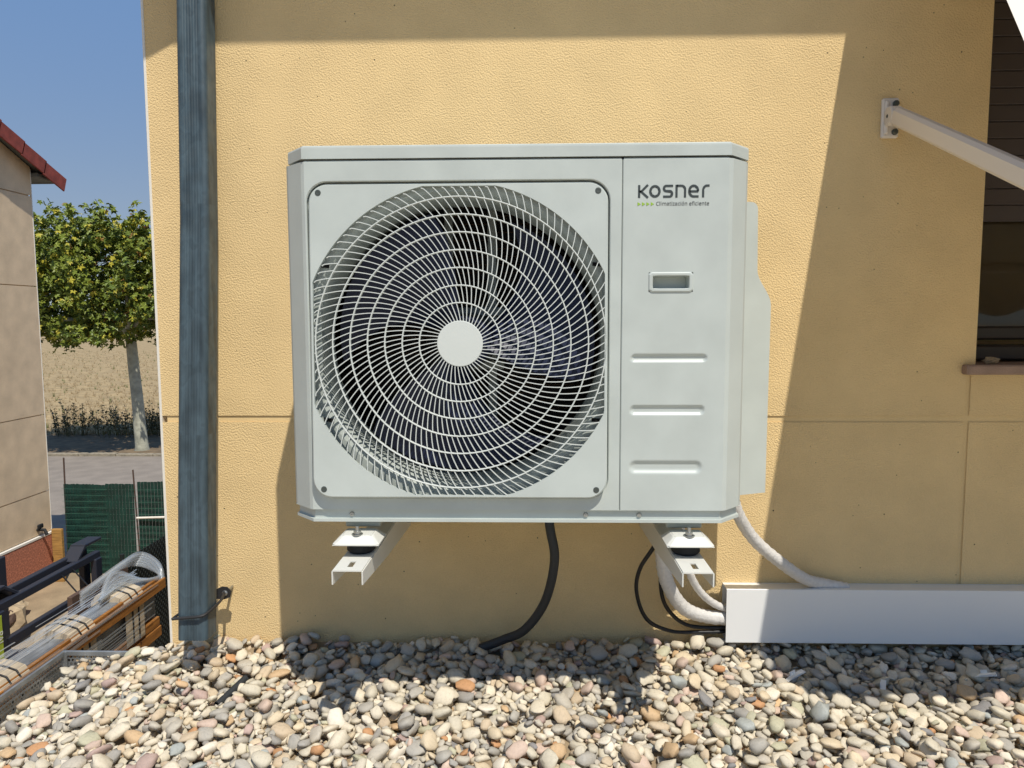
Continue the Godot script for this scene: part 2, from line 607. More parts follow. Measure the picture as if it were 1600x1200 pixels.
# ---------------------------------------------------------------- neighbour's house
func neighbour() -> void:
	var X := -6.6
	var Z := -7.6
	var h := thing("neighbour_house", "beige rendered house with red roof tiles and reddish plinth at the left edge", "house", Vector3(-9, GROUND, -3))
	# gable wall: bands between horizontal joints; roof line falls towards the far corner
	var rise := 0.40
	var top := func(z: float) -> float: return 2.98 + (z - Z) * rise
	var core := MB.new()
	core.x = Transform3D(Basis(Vector3.UP, PI * 0.5), Vector3.ZERO)  # local x -> -z, local z -> x
	var zz := func(z: float) -> float: return -z
	core.extrude(PackedVector2Array([Vector2(zz.call(Z + 0.01), GROUND), Vector2(zz.call(2.0), GROUND), Vector2(zz.call(2.0), 4.4), Vector2(zz.call(-3.0), top.call(-3.0) - 0.05), Vector2(zz.call(Z + 0.01), top.call(Z) - 0.05)]), X - 5.0, X - 0.03)
	part(h, "wall_core", core, M.neigh)
	var js := [-1.945, -1.385, -0.343, 1.371, 2.552]
	for i in js.size():
		var y0: float = js[i] + 0.012
		var b := MB.new()
		b.x = Transform3D(Basis(Vector3.UP, PI * 0.5), Vector3.ZERO)
		if i < js.size() - 1:
			var y1: float = js[i + 1] - 0.012
			b.extrude(PackedVector2Array([Vector2(zz.call(Z), y0), Vector2(zz.call(2.0), y0), Vector2(zz.call(2.0), y1), Vector2(zz.call(Z), y1)]), X - 0.05, X, 0.006)
		else:
			b.extrude(PackedVector2Array([Vector2(zz.call(Z), y0), Vector2(zz.call(2.0), y0), Vector2(zz.call(2.0), 4.3), Vector2(zz.call(-3.2), top.call(-3.2) - 0.06), Vector2(zz.call(Z), top.call(Z) - 0.06)]), X - 0.05, X, 0.006)
		part(h, "wall_panel", b, M.neigh)
	var p := MB.new()
	p.cbox(Vector3(X - 0.03, GROUND, Z - 0.02), Vector3(X + 0.025, -1.985, 2.0), 0.006)
	part(h, "plinth", p, M.plinth, "reddish brown granular plinth")
	p = MB.new()
	p.cbox(Vector3(X - 0.03, -1.983, Z - 0.015), Vector3(X + 0.03, -1.950, 2.0), 0.004)
	part(h, "plinth_trim", p, M.white_bead)
	p = MB.new()
	p.cbox(Vector3(X - 0.02, -1.94, Z - 0.016), Vector3(X + 0.004, 2.9, Z - 0.002), 0.003)
	part(h, "corner_bead", p, M.white_bead)
	# verge tiles along the gable, one by one
	var roof := MB.new()
	var a := Vector3(0, top.call(Z - 0.42) + 0.02, Z - 0.42)
	var bb := Vector3(0, top.call(-2.6) + 0.02, -2.6)
	roof.quad(Vector3(X - 5, a.y, a.z), Vector3(X + 0.10, a.y, a.z), Vector3(X + 0.10, bb.y, bb.z), Vector3(X - 5, bb.y, bb.z), Vector3(0, 1, -0.4))
	roof.quad(Vector3(X - 5, a.y - 0.05, a.z), Vector3(X + 0.10, a.y - 0.05, a.z), Vector3(X + 0.10, bb.y - 0.05, bb.z), Vector3(X - 5, bb.y - 0.05, bb.z), Vector3(0, -1, 0.4))
	roof.quad(Vector3(X - 5, a.y - 0.05, a.z), Vector3(X + 0.10, a.y - 0.05, a.z), Vector3(X + 0.10, a.y, a.z), Vector3(X - 5, a.y, a.z), Vector3(0, 0, -1))
	part(h, "roof_deck", roof, M.grey_soffit)
	for i in 14:
		var z0 := Z - 0.46 + i * 0.40
		var y0: float = top.call(z0) + 0.015 + 0.018
		var z1 := z0 + 0.43
		var y1: float = top.call(z1) + 0.015
		var t := MB.new()
		# L section: top leaf and a hanging flank
		t.beam(Vector3(X + 0.03, y0 + 0.02, z0), Vector3(X + 0.03, y1 + 0.02, z1), 0.30, 0.022, Vector3.UP, 0.006)
		t.beam(Vector3(X + 0.172, y0 - 0.06, z0), Vector3(X + 0.172, y1 - 0.06, z1), 0.022, 0.19, Vector3.UP, 0.006)
		part(h, "verge_tile", t, M.roof_tile)
		for k in 2:
			var t2 := MB.new()
			t2.beam(Vector3(X - 0.26 - 0.32 * k, y0 + 0.02, z0), Vector3(X - 0.26 - 0.32 * k, y1 + 0.02, z1), 0.28, 0.03, Vector3.UP, 0.008)
			part(h, "roof_tile", t2, M.roof_tile)
	p = MB.new()
	p.cbox(Vector3(X - 0.3, 2.80, Z - 0.40), Vector3(X + 0.09, 2.86, Z - 0.02), 0.01)
	part(h, "eave_soffit", p, M.grey_soffit)
	# timber and tap at the corner
	var w := thing("timber_post", "pale yellow upright timber board at the corner of the beige house", "post", Vector3(-6.48, GROUND, -7.55))
	var mb := MB.new()
	mb.cbox(Vector3(-6.57, GROUND + 0.012, -7.6), Vector3(-6.43, -1.92, -7.55), 0.004)
	part(w, "board", mb, M.wood)
	var tap := thing("wall_tap", "small black tap on the beige house wall above the plinth", "tap", Vector3(X, -1.9, -7.3))
	mb = MB.new()
	mb.tube(PackedVector3Array([Vector3(X, -1.86, -7.32), Vector3(X + 0.10, -1.86, -7.32), Vector3(X + 0.13, -1.93, -7.32)]), 0.022, 8)
	part(tap, "spout", mb, M.rubber)
	mb = MB.new()
	mb.cbox(Vector3(X + 0.03, -1.84, -7.37), Vector3(X + 0.06, -1.78, -7.27), 0.01)
	part(tap, "handle", mb, M.rubber)

# ---------------------------------------------------------------- yard below
func yard() -> void:
	# green reed screen on a wire fence
	var F := -7.9
	var fence := thing("green_fence", "dark green slatted privacy screen fence in front of the road", "fence", Vector3(-5.0, GROUND, F))
	for seg in [[-6.60, -5.98, -1.375, 0.0], [-5.97, -5.575, -1.36, 0.02], [-5.53, -3.6, -1.335, 0.0]]:
		var b := MB.new()
		var x: float = seg[0]
		var i := 0
		while x < seg[1]:
			var zz: float = F + seg[3] + (0.006 if i % 2 else 0.0) + 0.02 * sin(x * 3.0)
			var yt: float = seg[2] - 0.02 * pow((x - seg[0]) / (seg[1] - seg[0]) - 0.4, 2.0) + rng.randf() * 0.008
			b.box(Vector3(x, GROUND + 0.02, zz), Vector3(x + 0.0225, yt, zz + 0.006))
			x += 0.0235
			i += 1
		part(fence, "screen", b, M.green).set_meta("kind", "stuff")
	for k in 14:
		var y := -1.43 - k * 0.088
		var b := MB.new()
		b.tube(PackedVector3Array([Vector3(-6.6, y, F + 0.036), Vector3(-5.6, y - 0.012, F + 0.05), Vector3(-3.6, y, F + 0.036)]), 0.0022, 4)
		part(fence, "wire", b, M.wire)
	for q in [[-6.60, -1.0, 0.02], [-5.552, -1.17, -0.05]]:
		var b := MB.new()
		b.tube(PackedVector3Array([Vector3(q[0], GROUND + 0.01, F - 0.02), Vector3(q[0] + q[2], q[1], F - 0.02)]), 0.011, 6)
		part(fence, "rod", b, M.rust)
	var bar := MB.new()
	bar.tube(PackedVector3Array([Vector3(-5.53, -1.835, F + 0.07), Vector3(-4.4, -1.80, F + 0.07)]), 0.016, 8)
	part(fence, "rail", bar, M.white_bead)
	# chain link fence running along the house
	var C := -3.84
	var link := thing("chain_link_fence", "black diamond chain link fence behind the wrapped bundle", "fence", Vector3(C, GROUND, -6))
	var w := MB.new()
	var z0 := -7.8
	var z1 := -4.55
	var y0 := GROUND + 0.02
	var y1 := -1.32
	var H := y1 - y0
	var zc := z0 - H
	while zc < z1:
		for s in [1, -1]:
			var a := zc if s > 0 else zc + H
			var bq := zc + H if s > 0 else zc
			# clip to the panel
			var ta := 0.0
			var tb := 1.0
			for lim in [[z0, 1], [z1, -1]]:
				var fa: float = (a - lim[0]) * lim[1]
				var fb: float = (bq - lim[0]) * lim[1]
				if fa < 0 and fb < 0: tb = -1.0
				elif fa < 0: ta = maxf(ta, fa / (fa - fb))
				elif fb < 0: tb = minf(tb, fa / (fa - fb))
			if tb > ta:
				w.tube(PackedVector3Array([Vector3(C + 0.004 * s, y0 + H * ta, lerpf(a, bq, ta)), Vector3(C + 0.004 * s, y0 + H * tb, lerpf(a, bq, tb))]), 0.0045, 3, false)
		zc += 0.062
	part(link, "mesh", w, M.black_net).set_meta("kind", "stuff")
	var net := MB.new()
	net.box(Vector3(C - 0.03, y0, z0), Vector3(C - 0.025, y1 - 0.02, z1))
	part(link, "shade_net", net, M.black_net)
	for z in [-7.7, -6.2, -4.58]:
		var b := MB.new()
		b.tube(PackedVector3Array([Vector3(C - 0.04, GROUND, z), Vector3(C - 0.04, y1 + 0.04, z)]), 0.02, 8)
		part(link, "post", b, M.black_net)
	# black steel stillage
	var S := -4.3
	var still := thing("steel_rack", "black steel storage rack with raised end lugs beside the wrapped bundle", "rack", Vector3(S, GROUND, -4.2))
	var za := -3.45
	var zb := -4.88
	for k in 2:
		var xx := S - k * 0.13
		var b := MB.new()
		b.beam(Vector3(xx, -1.375 + 0.02 * k, za), Vector3(xx, -1.375 + 0.02 * k, zb), 0.06, 0.07, Vector3.UP, 0.006)
		part(still, "top_rail", b, M.black_steel)
	for y in [-1.70, -2.3]:
		var b := MB.new()
		b.beam(Vector3(S, y, za), Vector3(S, y, zb), 0.05, 0.08, Vector3.UP, 0.005)
		part(still, "side_rail", b, M.black_steel)
	for z in [za - 0.03, zb + 0.06]:
		for xx in [S - 0.10, S + 0.02, S - 0.95]:
			var b := MB.new()
			b.cbox(Vector3(xx - 0.03, GROUND + 0.012, z - 0.05), Vector3(xx + 0.03, -1.40, z + 0.05), 0.006)
			part(still, "post", b, M.black_steel)
		var l := MB.new()
		l.beam(Vector3(S - 0.07, -1.36, z + (0.3 if z > -4 else 0.26) * (-1.0 if z > -4 else 1.0)), Vector3(S - 0.07, -1.24, z + 0.12 * (-1.0 if z > -4 else 1.0)), 0.14, 0.03, Vector3(0, 0.5, 1), 0.005)
		part(still, "lug", l, M.black_steel)
		l = MB.new()
		l.cbox(Vector3(S - 0.14, -1.255, z - 0.14), Vector3(S + 0.0, -1.225, z + 0.14), 0.005)
		part(still, "lug_cap", l, M.black_steel)
	var tray := MB.new()
	tray.cbox(Vector3(S - 1.0, -2.42, zb), Vector3(S, -2.36, za), 0.01)
	part(still, "tray", tray, M.black_steel)
	var tag := MB.new()
	tag.cbox(Vector3(S + 0.055, -2.2, -3.475), Vector3(S + 0.06, -1.42, -3.40), 0.001)
	var tg := part(still, "label_strip", tag, M.lime, "lime yellow label strip")
	var tt := TextMesh.new()
	tt.text = "PAL"
	tt.font = SystemFont.new()
	tt.font.font_names = PackedStringArray(["Droid Sans"])
	tt.font_size = 32
	tt.pixel_size = 0.0022
	tt.depth = 0.002
	var to := MeshInstance3D.new()
	to.name = "lettering"
	to.mesh = tt
	to.set_surface_override_material(0, M.white)
	to.transform = Transform3D(Basis(Vector3.UP, PI * 0.5) * Basis(Vector3.BACK, -PI * 0.5), Vector3(S + 0.062, -1.60, -3.445))
	tg.add_child(to, true)
	for q in [[0.0, -4.28], [0.0, -4.44]]:
		var c := MB.new()
		c.tube(PackedVector3Array([Vector3(S + 0.03, -1.38, q[1]), Vector3(S + 0.55, -1.52, q[1] + 0.42), Vector3(S + 1.18, -1.16, q[1] + 1.3)]), 0.007, 5)
		solo("tie_cord", c, M.cable, "thin black cord from the steel rack to the bundle, " + ("nearer one" if q[1] > -4.3 else "farther one"), "cord", "cords tied to the rack")
	# stretch wrapped bundle of slabs with wooden edge boards and soft pads
	var B := Vector3(-3.0, GROUND, -2.2)
	var bd := thing("wrapped_bundle", "long stretch wrapped bundle of grey slabs with orange boards and beige pads", "bundle", B)
	var xl := -3.11
	var xr := -2.92
	var zn := -0.6
	var zf := -3.38
	for k in 4:
		var yt := -1.075 - k * 0.385
		var b := MB.new()
		b.cbox(Vector3(xl, yt - 0.30, zf + 0.03 * k), Vector3(xr - 0.012, yt, zn), 0.02)
		part(bd, "slab", b, M.slab)
		b = MB.new()
		b.cbox(Vector3(xr - 0.012, yt - 0.075, zf - 0.02), Vector3(xr + 0.012, yt + 0.006, zn), 0.004)
		part(bd, "edge_board", b, M.board)
		b = MB.new()
		b.cbox(Vector3(xl - 0.01, yt - 0.385 + 0.012, zf - 0.01), Vector3(xr + 0.005, yt - 0.305, zn), 0.004)
		part(bd, "bearer", b, M.board if k == 0 else M.wood)
	for z in [-3.02, -2.42, -1.78, -1.2]:
		var b := MB.new()
		var yt := -1.06
		# pad folded over the top edge: a profile swept along z
		var prof := [Vector2(xl - 0.03, yt - 0.16), Vector2(xl - 0.035, yt - 0.02), Vector2(xl + 0.0, yt + 0.03), Vector2(xl + 0.06, yt + 0.045), Vector2(xr - 0.06, yt + 0.03), Vector2(xr - 0.005, yt + 0.01), Vector2(xr + 0.02, yt - 0.03), Vector2(xr + 0.02, yt - 0.36)]
		for i in prof.size() - 1:
			var p: Vector2 = prof[i]
			var q: Vector2 = prof[i + 1]
			var o := Vector3(-(p - q).orthogonal().x, -(p - q).orthogonal().y, 0)
			var mid := (p + q) * 0.5 - Vector2((xl + xr) * 0.5, yt - 0.15)
			o = Vector3(mid.x, mid.y, 0)
			b.quad(Vector3(p.x, p.y, z - 0.125), Vector3(p.x, p.y, z + 0.125), Vector3(q.x, q.y, z + 0.125), Vector3(q.x, q.y, z - 0.125), o)
		for e in [-0.125, 0.125]:
			for i in prof.size() - 2:
				var c := Vector2((xl + xr) * 0.5, yt - 0.05)
				b.tri(Vector3(c.x, c.y, z + e), Vector3(prof[i].x, prof[i].y, z + e), Vector3(prof[i + 1].x, prof[i + 1].y, z + e), Vector3(0, 0, e))
		var pad := part(bd, "pad", b, M.pad)
		for e in [-0.045, 0.035]:
			var s := MB.new()
			var pts := PackedVector3Array()
			for q in prof: pts.append(Vector3(q.x + (0.004 if q.x > -3.0 else -0.004), q.y + 0.004, z + e))
			s.tube(pts, 0.0055, 5)
			part(pad, "strap", s, M.cable)
	# orange board lies over the pads as in the wrap
	var ob := MB.new()
	ob.cbox(Vector3(xr + 0.021, -1.165, zf - 0.06), Vector3(xr + 0.04, -1.085, zn), 0.004)
	part(bd, "edge_board", ob, M.board)
	var fs := MB.new()
	for i in 46:
		var y := -1.02 - rng.randf() * 0.40
		var z2 := zf + rng.randf() * 1.6
		fs.beam(Vector3(xr + 0.045, y + rng.randf_range(-0.03, 0.03), z2), Vector3(xr + 0.045, y, minf(z2 + rng.randf_range(0.5, 1.6), zn)), 0.0015, rng.randf_range(0.004, 0.014))
	for i in 26:
		var xx := rng.randf_range(xl, xr)
		var z2 := zf + rng.randf() * 1.6
		fs.beam(Vector3(xx, -0.995, z2), Vector3(xx + rng.randf_range(-0.03, 0.03), -0.995, z2 + rng.randf_range(0.4, 1.5)), rng.randf_range(0.004, 0.012), 0.0015)
	part(bd, "film_creases", fs, M.film).set_meta("kind", "stuff")
	var lp := MB.new()
	for i in 9:
		var o := i * 0.012
		lp.tube(spline([Vector3(xl - 0.14, -1.13 + o, -2.95), Vector3(xl - 0.14 + o, -1.03 + o, -3.35), Vector3(xl - 0.06, -1.03 + o * 0.7, -3.55 - o), Vector3(-2.98 + o * 0.4, -1.06 + o * 0.5, -3.48), Vector3(xr + 0.01, -1.06 - o, -3.38), Vector3(xr - 0.06 - o, -1.02 + o, -3.1), Vector3(xr - 0.1, -1.03, -2.8)], 6), 0.008 + 0.004 * (i % 3), 5)
	part(bd, "loose_film", lp, M.film)
	var pl := thing("plank", "dark weathered plank standing between rack and wrapped bundle", "plank", Vector3(-3.5, GROUND, -3.9))
	var pb := MB.new()
	pb.cbox(Vector3(-3.62, -1.45, -4.15), Vector3(-3.58, -1.22, -3.35), 0.005)
	pb.cbox(Vector3(-3.63, GROUND + 0.012, -4.1), Vector3(-3.57, -1.44, -4.0), 0.005)
	part(pl, "board", pb, M.rust)
	var lb := thing("leaning_board", "brown board lying on the ground between bundle and house corner", "board", Vector3(-3.0, GROUND, -4))
	pb = MB.new()
	pb.cbox(Vector3(-3.6, GROUND + 0.012, -4.3), Vector3(-3.2, GROUND + 0.22, -4.1), 0.01)
	part(lb, "board", pb, M.board)
	# broken stone and brick along the plinth
	var spots := [[-5.92, -5.62, 0.26, M.rubble, "pale hollow broken stone on the rubble by the plinth", 0.32], [-6.3, -6.3, 0.18, M.rubble, "pale flat stone lump beside the reddish plinth, farther one", 0.16], [-6.15, -5.0, 0.2, M.brick_red, "broken red brick lump by the plinth, nearer the steel rack", 0.14], [-6.35, -5.7, 0.16, M.brick_red, "small red brick lump against the plinth", 0.16]]
	for q in spots:
		var t := MB.new()
		lump(t, Vector3(q[0], GROUND + q[5] * 0.85, q[1]), Vector3(q[2], q[5], q[2] * 1.1), int(q[0] * -100))
		var o := solo("rubble_stone", t, q[3], q[4], "stone", "rubble along the plinth")
		if q[5] > 0.3:
			var hh := MB.new()
			lump(hh, Vector3(q[0] + 0.19, GROUND + 0.31, q[1] + 0.06), Vector3(0.07, 0.11, 0.10), 7)
			part(o, "hollow", hh, M.rust)

func lump(t: MB, o: Vector3, r: Vector3, sd: int) -> void:
	var nz := FastNoiseLite.new()
	nz.seed = sd
	nz.frequency = 1.1
	var N := 12
	var L := 8
	var P := func(i: int, j: int) -> Vector3:
		var th := PI * j / L
		var ph := TAU * (i % N) / N
		var d := Vector3(sin(th) * cos(ph), cos(th), sin(th) * sin(ph))
		var k := 1.0 + 0.55 * nz.get_noise_3dv(d * 1.6)
		return o + Vector3(d.x * r.x, d.y * r.y, d.z * r.z) * k
	for j in L:
		for i in N:
			var a: Vector3 = P.call(i, j)
			var b: Vector3 = P.call(i + 1, j)
			var c: Vector3 = P.call(i + 1, j + 1)
			var d: Vector3 = P.call(i, j + 1)
			t.quad(a, b, c, d, (a + c) * 0.5 - o)

# ---------------------------------------------------------------- plane tree
func tree() -> void:
	var base := Vector3(-10.75, GROUND + 0.02, -17.64)
	var t := thing("plane_tree", "pollarded plane tree with pale trunk and yellow green crown across the road", "tree", base)
	var trunk := MB.new()
	var tp := spline([base + Vector3(0, -0.05, 0), base + Vector3(0.0, 0.12, 0), base + Vector3(-0.03, 0.6, 0), base + Vector3(-0.05, 1.4, 0.02), base + Vector3(-0.12, 2.3, 0), base + Vector3(-0.17, 3.0, -0.02), base + Vector3(-0.2, 3.3, 0)], 4)
	var rr := PackedFloat32Array()
	for i in tp.size():
		var f := float(i) / (tp.size() - 1)
		rr.append(lerpf(0.175, 0.13, f) + 0.11 * exp(-f * 16.0))
	trunk.tube(tp, 0.2, 14, true, rr)
	part(t, "trunk", trunk, M.bark)
	var top := base + Vector3(-0.2, 3.2, 0)
	var cen := Vector3(-11.75, 1.55, -17.75)
	var crown := MB.new()
	crown.colored = true
	# main limbs and the shoots on them
	var tips := []
	for i in 9:
		var a := TAU * i / 9.0 + rng.randf() * 0.4
		var e := cen + Vector3(cos(a) * rng.randf_range(1.7, 2.6), rng.randf_range(-1.0, 0.3), sin(a) * rng.randf_range(1.4, 2.1))
		var l := MB.new()
		var pts := spline([top, top.lerp(e, 0.35) + Vector3(0, 0.25, 0), e], 5)
		var q := PackedFloat32Array()
		for k in pts.size(): q.append(lerpf(0.085, 0.03, float(k) / (pts.size() - 1)))
		l.tube(pts, 0.05, 7, true, q)
		part(t, "limb", l, M.bark)
	# leaf clumps: shoots that rise through the crown
	var shoots := []
	for i in 560:
		var a := rng.randf() * TAU
		var r := sqrt(rng.randf())
		var p := cen + Vector3(cos(a) * r * 2.75, 0, sin(a) * r * 2.2)
		var lo := -1.55 + 0.45 * r * r + rng.randf() * 0.25
		var hi := 1.75 - 0.55 * r * r * r
		p.y = cen.y + lerpf(lo, hi, rng.randf())
		shoots.append([p, Vector3(cos(a) * r * 0.5, rng.randf_range(0.1, 0.8), sin(a) * r * 0.5 + 0.1).normalized(), rng.randf_range(0.35, 0.7)])
	for i in 15:
		var x := cen.x + rng.randf_range(-2.3, 2.5)
		shoots.append([Vector3(x, cen.y + rng.randf_range(1.3, 1.6), cen.z + rng.randf_range(-1.2, 1.2)), Vector3(rng.randf_range(-0.15, 0.15), 1, 0), rng.randf_range(0.55, 0.95)])
	for x in [-12.35, -12.15, -11.15, -10.3, -11.95]:
		shoots.append([Vector3(x, cen.y + 1.5, cen.z + 0.8), Vector3(rng.randf_range(-0.1, 0.1), 1, 0), 0.85])
	for s in shoots:
		var tone_ := rng.randf()
		for k in 26:
			var f := rng.randf()
			var p: Vector3 = s[0] + s[1] * s[2] * f + Vector3(rng.randfn() , rng.randfn() * 0.8, rng.randfn()) * 0.14 * (1.15 - 0.5 * f)
			var c := Color(0.10, 0.15, 0.024).lerp(Color(0.25, 0.29, 0.034), rng.randf() * 0.6 + tone_ * 0.4)
			var u := rng.randf()
			if u < 0.10 + 0.12 * tone_: c = Color(0.42, 0.38, 0.04)
			elif u > 0.985: c = Color(0.28, 0.15, 0.04)
			crown.col = c
			plane_leaf(crown, p, rng.randf_range(0.07, 0.125), (s[1] as Vector3) * 0.3)
	part(t, "crown", crown, M.leaf)

func plane_leaf(b: MB, p: Vector3, r: float, bias: Vector3) -> void:
	var n := (Vector3(rng.randfn(), rng.randfn() + 0.8, rng.randfn() + 0.35) + bias).normalized()
	var u := n.cross(Vector3(rng.randfn(), rng.randfn(), rng.randfn())).normalized()
	var w := n.cross(u)
	var q := []
	for i in 10:
		var a := TAU * (i + 0.5) / 10.0
		var k := (1.0 if i % 2 == 0 else 0.52)
		if i == 9 or i == 0: k *= 0.9
		q.append(p + (u * cos(a) + w * sin(a)) * r * k + n * (0.18 * r if i % 2 else -0.12 * r))
	for i in range(0, 10, 1):
		b.tri(p, q[i], q[(i + 1) % 10], n)

# ---------------------------------------------------------------- the yellow house
func house() -> void:
	var h := thing("yellow_house", "yellow stuccoed house wall with joints, corner bead and a dark shuttered window", "house", Vector3(0.5, GROUND, -3))
	var L := -1.078
	var b := MB.new()
	b.box(Vector3(L + 0.012, GROUND, -7.0), Vector3(1.24, 2.66, -0.0035))
	b.box(Vector3(1.24, GROUND, -7.0), Vector3(4.0, 0.764, -0.0035))
	b.box(Vector3(2.5, 0.764, -7.0), Vector3(4.0, 2.66, -0.0035))
	b.box(Vector3(1.24, 2.05, -7.0), Vector3(2.5, 2.66, -0.0035))
	b.box(Vector3(1.24, 0.764, -7.0), Vector3(2.5, 2.05, -0.45))
	part(h, "wall_core", b, M.plaster)
	var jy := 0.641
	var j := 0.0115
	var polys := [
		[Vector2(L, -0.35), Vector2(1.2195, -0.35), Vector2(1.2195, jy - j), Vector2(L, jy - j)],
		[Vector2(1.2365, -0.35), Vector2(4.0, -0.35), Vector2(4.0, jy - j), Vector2(1.2365, jy - j)],
		[Vector2(L, jy + j), Vector2(1.2195, jy + j), Vector2(1.2195, 0.797), Vector2(1.242, 0.797), Vector2(1.242, 2.05), Vector2(1.242, 2.66), Vector2(L, 2.66)],
		[Vector2(1.2365, jy + j), Vector2(4.0, jy + j), Vector2(4.0, 0.765), Vector2(1.2365, 0.765)],
		[Vector2(2.5, 0.797), Vector2(4.0, 0.797), Vector2(4.0, 2.66), Vector2(1.2425, 2.66), Vector2(1.2425, 2.05), Vector2(2.5, 2.05)],
	]
	for q in polys:
		b = MB.new()
		b.extrude(PackedVector2Array(q), -0.02, 0.0, 0.0022)
		part(h, "wall_panel", b, M.stucco)
	b = MB.new()
	b.box(Vector3(1.2, 0.797, -0.4), Vector3(1.2405, 2.05, -0.021))
	part(h, "reveal", b, M.plaster)
	b = MB.new()
	b.cbox(Vector3(L - 0.008, -0.35, -0.03), Vector3(L - 0.0005, 2.66, 0.0025), 0.0015)
	part(h, "corner_bead", b, M.white_bead)
	# window
	var win := MB.new()
	win.cbox(Vector3(1.242, 0.80, -0.20), Vector3(2.5, 0.845, -0.12), 0.006)
	win.cbox(Vector3(1.242, 0.86, -0.21), Vector3(2.5, 0.90, -0.15), 0.006)
	win.cbox(Vector3(1.242, 0.80, -0.21), Vector3(1.30, 2.05, -0.14), 0.006)
	win.cbox(Vector3(2.44, 0.80, -0.21), Vector3(2.5, 2.05, -0.14), 0.006)
	var wn := part(h, "window", win, M.frame_dark, "dark window with a lowered roller shutter")
	var pn := MB.new()
	pn.box(Vector3(1.30, 0.90, -0.195), Vector3(2.44, 2.0, -0.19))
	part(wn, "pane", pn, M.pane)
	for k in 17:
		var y := 1.21 + k * 0.048
		var s := MB.new()
		s.cbox(Vector3(1.30, y, -0.165), Vector3(2.44, y + 0.0468, -0.15), 0.0025)
		part(wn, "shutter_slat", s, M.shutter)
	b = MB.new()
	b.cbox(Vector3(1.207, 0.768, -0.40), Vector3(2.55, 0.7955, 0.028), 0.004)
	part(h, "window_sill", b, M.sill)
	# eave, out of the frame, whose shade falls on the wall
	b = MB.new()
	b.cbox(Vector3(L - 0.28, 2.585, -7.3), Vector3(4.3, 2.75, 0.38), 0.01)
	part(h, "eave", b, M.white_bead)
	b = MB.new()
	b.beam(Vector3(L - 0.3, 2.615, 0.43), Vector3(4.3, 2.615, 0.43), 0.11, 0.09, Vector3.UP, 0.02)
	part(h, "gutter", b, M.downpipe)
	# small brown stone left on the sill
	var t := MB.new()
	lump(t, Vector3(1.305, 0.805, -0.03), Vector3(0.022, 0.010, 0.012), 3)
	solo("sill_stone", t, M.rubble, "small brown stone lying on the window sill", "stone")

# ---------------------------------------------------------------- flat roof gravel
var H := PackedFloat32Array()
const CELL := 0.005
const GX0 := -1.375
const GX1 := 1.62
const GZ0 := 0.004
const GZ1 := 0.98
var gw := 0
var gh := 0

func level(x: float, z: float) -> float:
	return -0.028 + 0.030 * exp(-z / 0.055) - 0.062 * smoothstep(-0.92, -1.34, x) + 0.010 * sin(x * 4.0 + 1.0) * sin(z * 7.0)

func ground_at(x: float, z: float) -> float:
	var i := clampi(int((x - GX0) / CELL), 0, gw - 1)
	var j := clampi(int((z - GZ0) / CELL), 0, gh - 1)
	return H[j * gw + i]

func ico() -> Array:
	var p := (1.0 + sqrt(5.0)) * 0.5
	var v := [Vector3(-1, p, 0), Vector3(1, p, 0), Vector3(-1, -p, 0), Vector3(1, -p, 0), Vector3(0, -1, p), Vector3(0, 1, p), Vector3(0, -1, -p), Vector3(0, 1, -p), Vector3(p, 0, -1), Vector3(p, 0, 1), Vector3(-p, 0, -1), Vector3(-p, 0, 1)]
	for i in v.size(): v[i] = v[i].normalized()
	var f := [[0, 11, 5], [0, 5, 1], [0, 1, 7], [0, 7, 10], [0, 10, 11], [1, 5, 9], [5, 11, 4], [11, 10, 2], [10, 7, 6], [7, 1, 8], [3, 9, 4], [3, 4, 2], [3, 2, 6], [3, 6, 8], [3, 8, 9], [4, 9, 5], [2, 4, 11], [6, 2, 10], [8, 6, 7], [9, 8, 1]]
	var cache := {}
	var out := []
	for t in f:
		var m := []
		for e in [[0, 1], [1, 2], [2, 0]]:
			var a: int = t[e[0]]
			var b: int = t[e[1]]
			var key := Vector2i(mini(a, b), maxi(a, b))
			if not cache.has(key):
				cache[key] = v.size()
				v.append(((v[a] + v[b]) * 0.5).normalized())
			m.append(cache[key])
		out.append([t[0], m[0], m[2]]); out.append([t[1], m[1], m[0]]); out.append([t[2], m[2], m[1]]); out.append([m[0], m[1], m[2]])
	return [v, out]

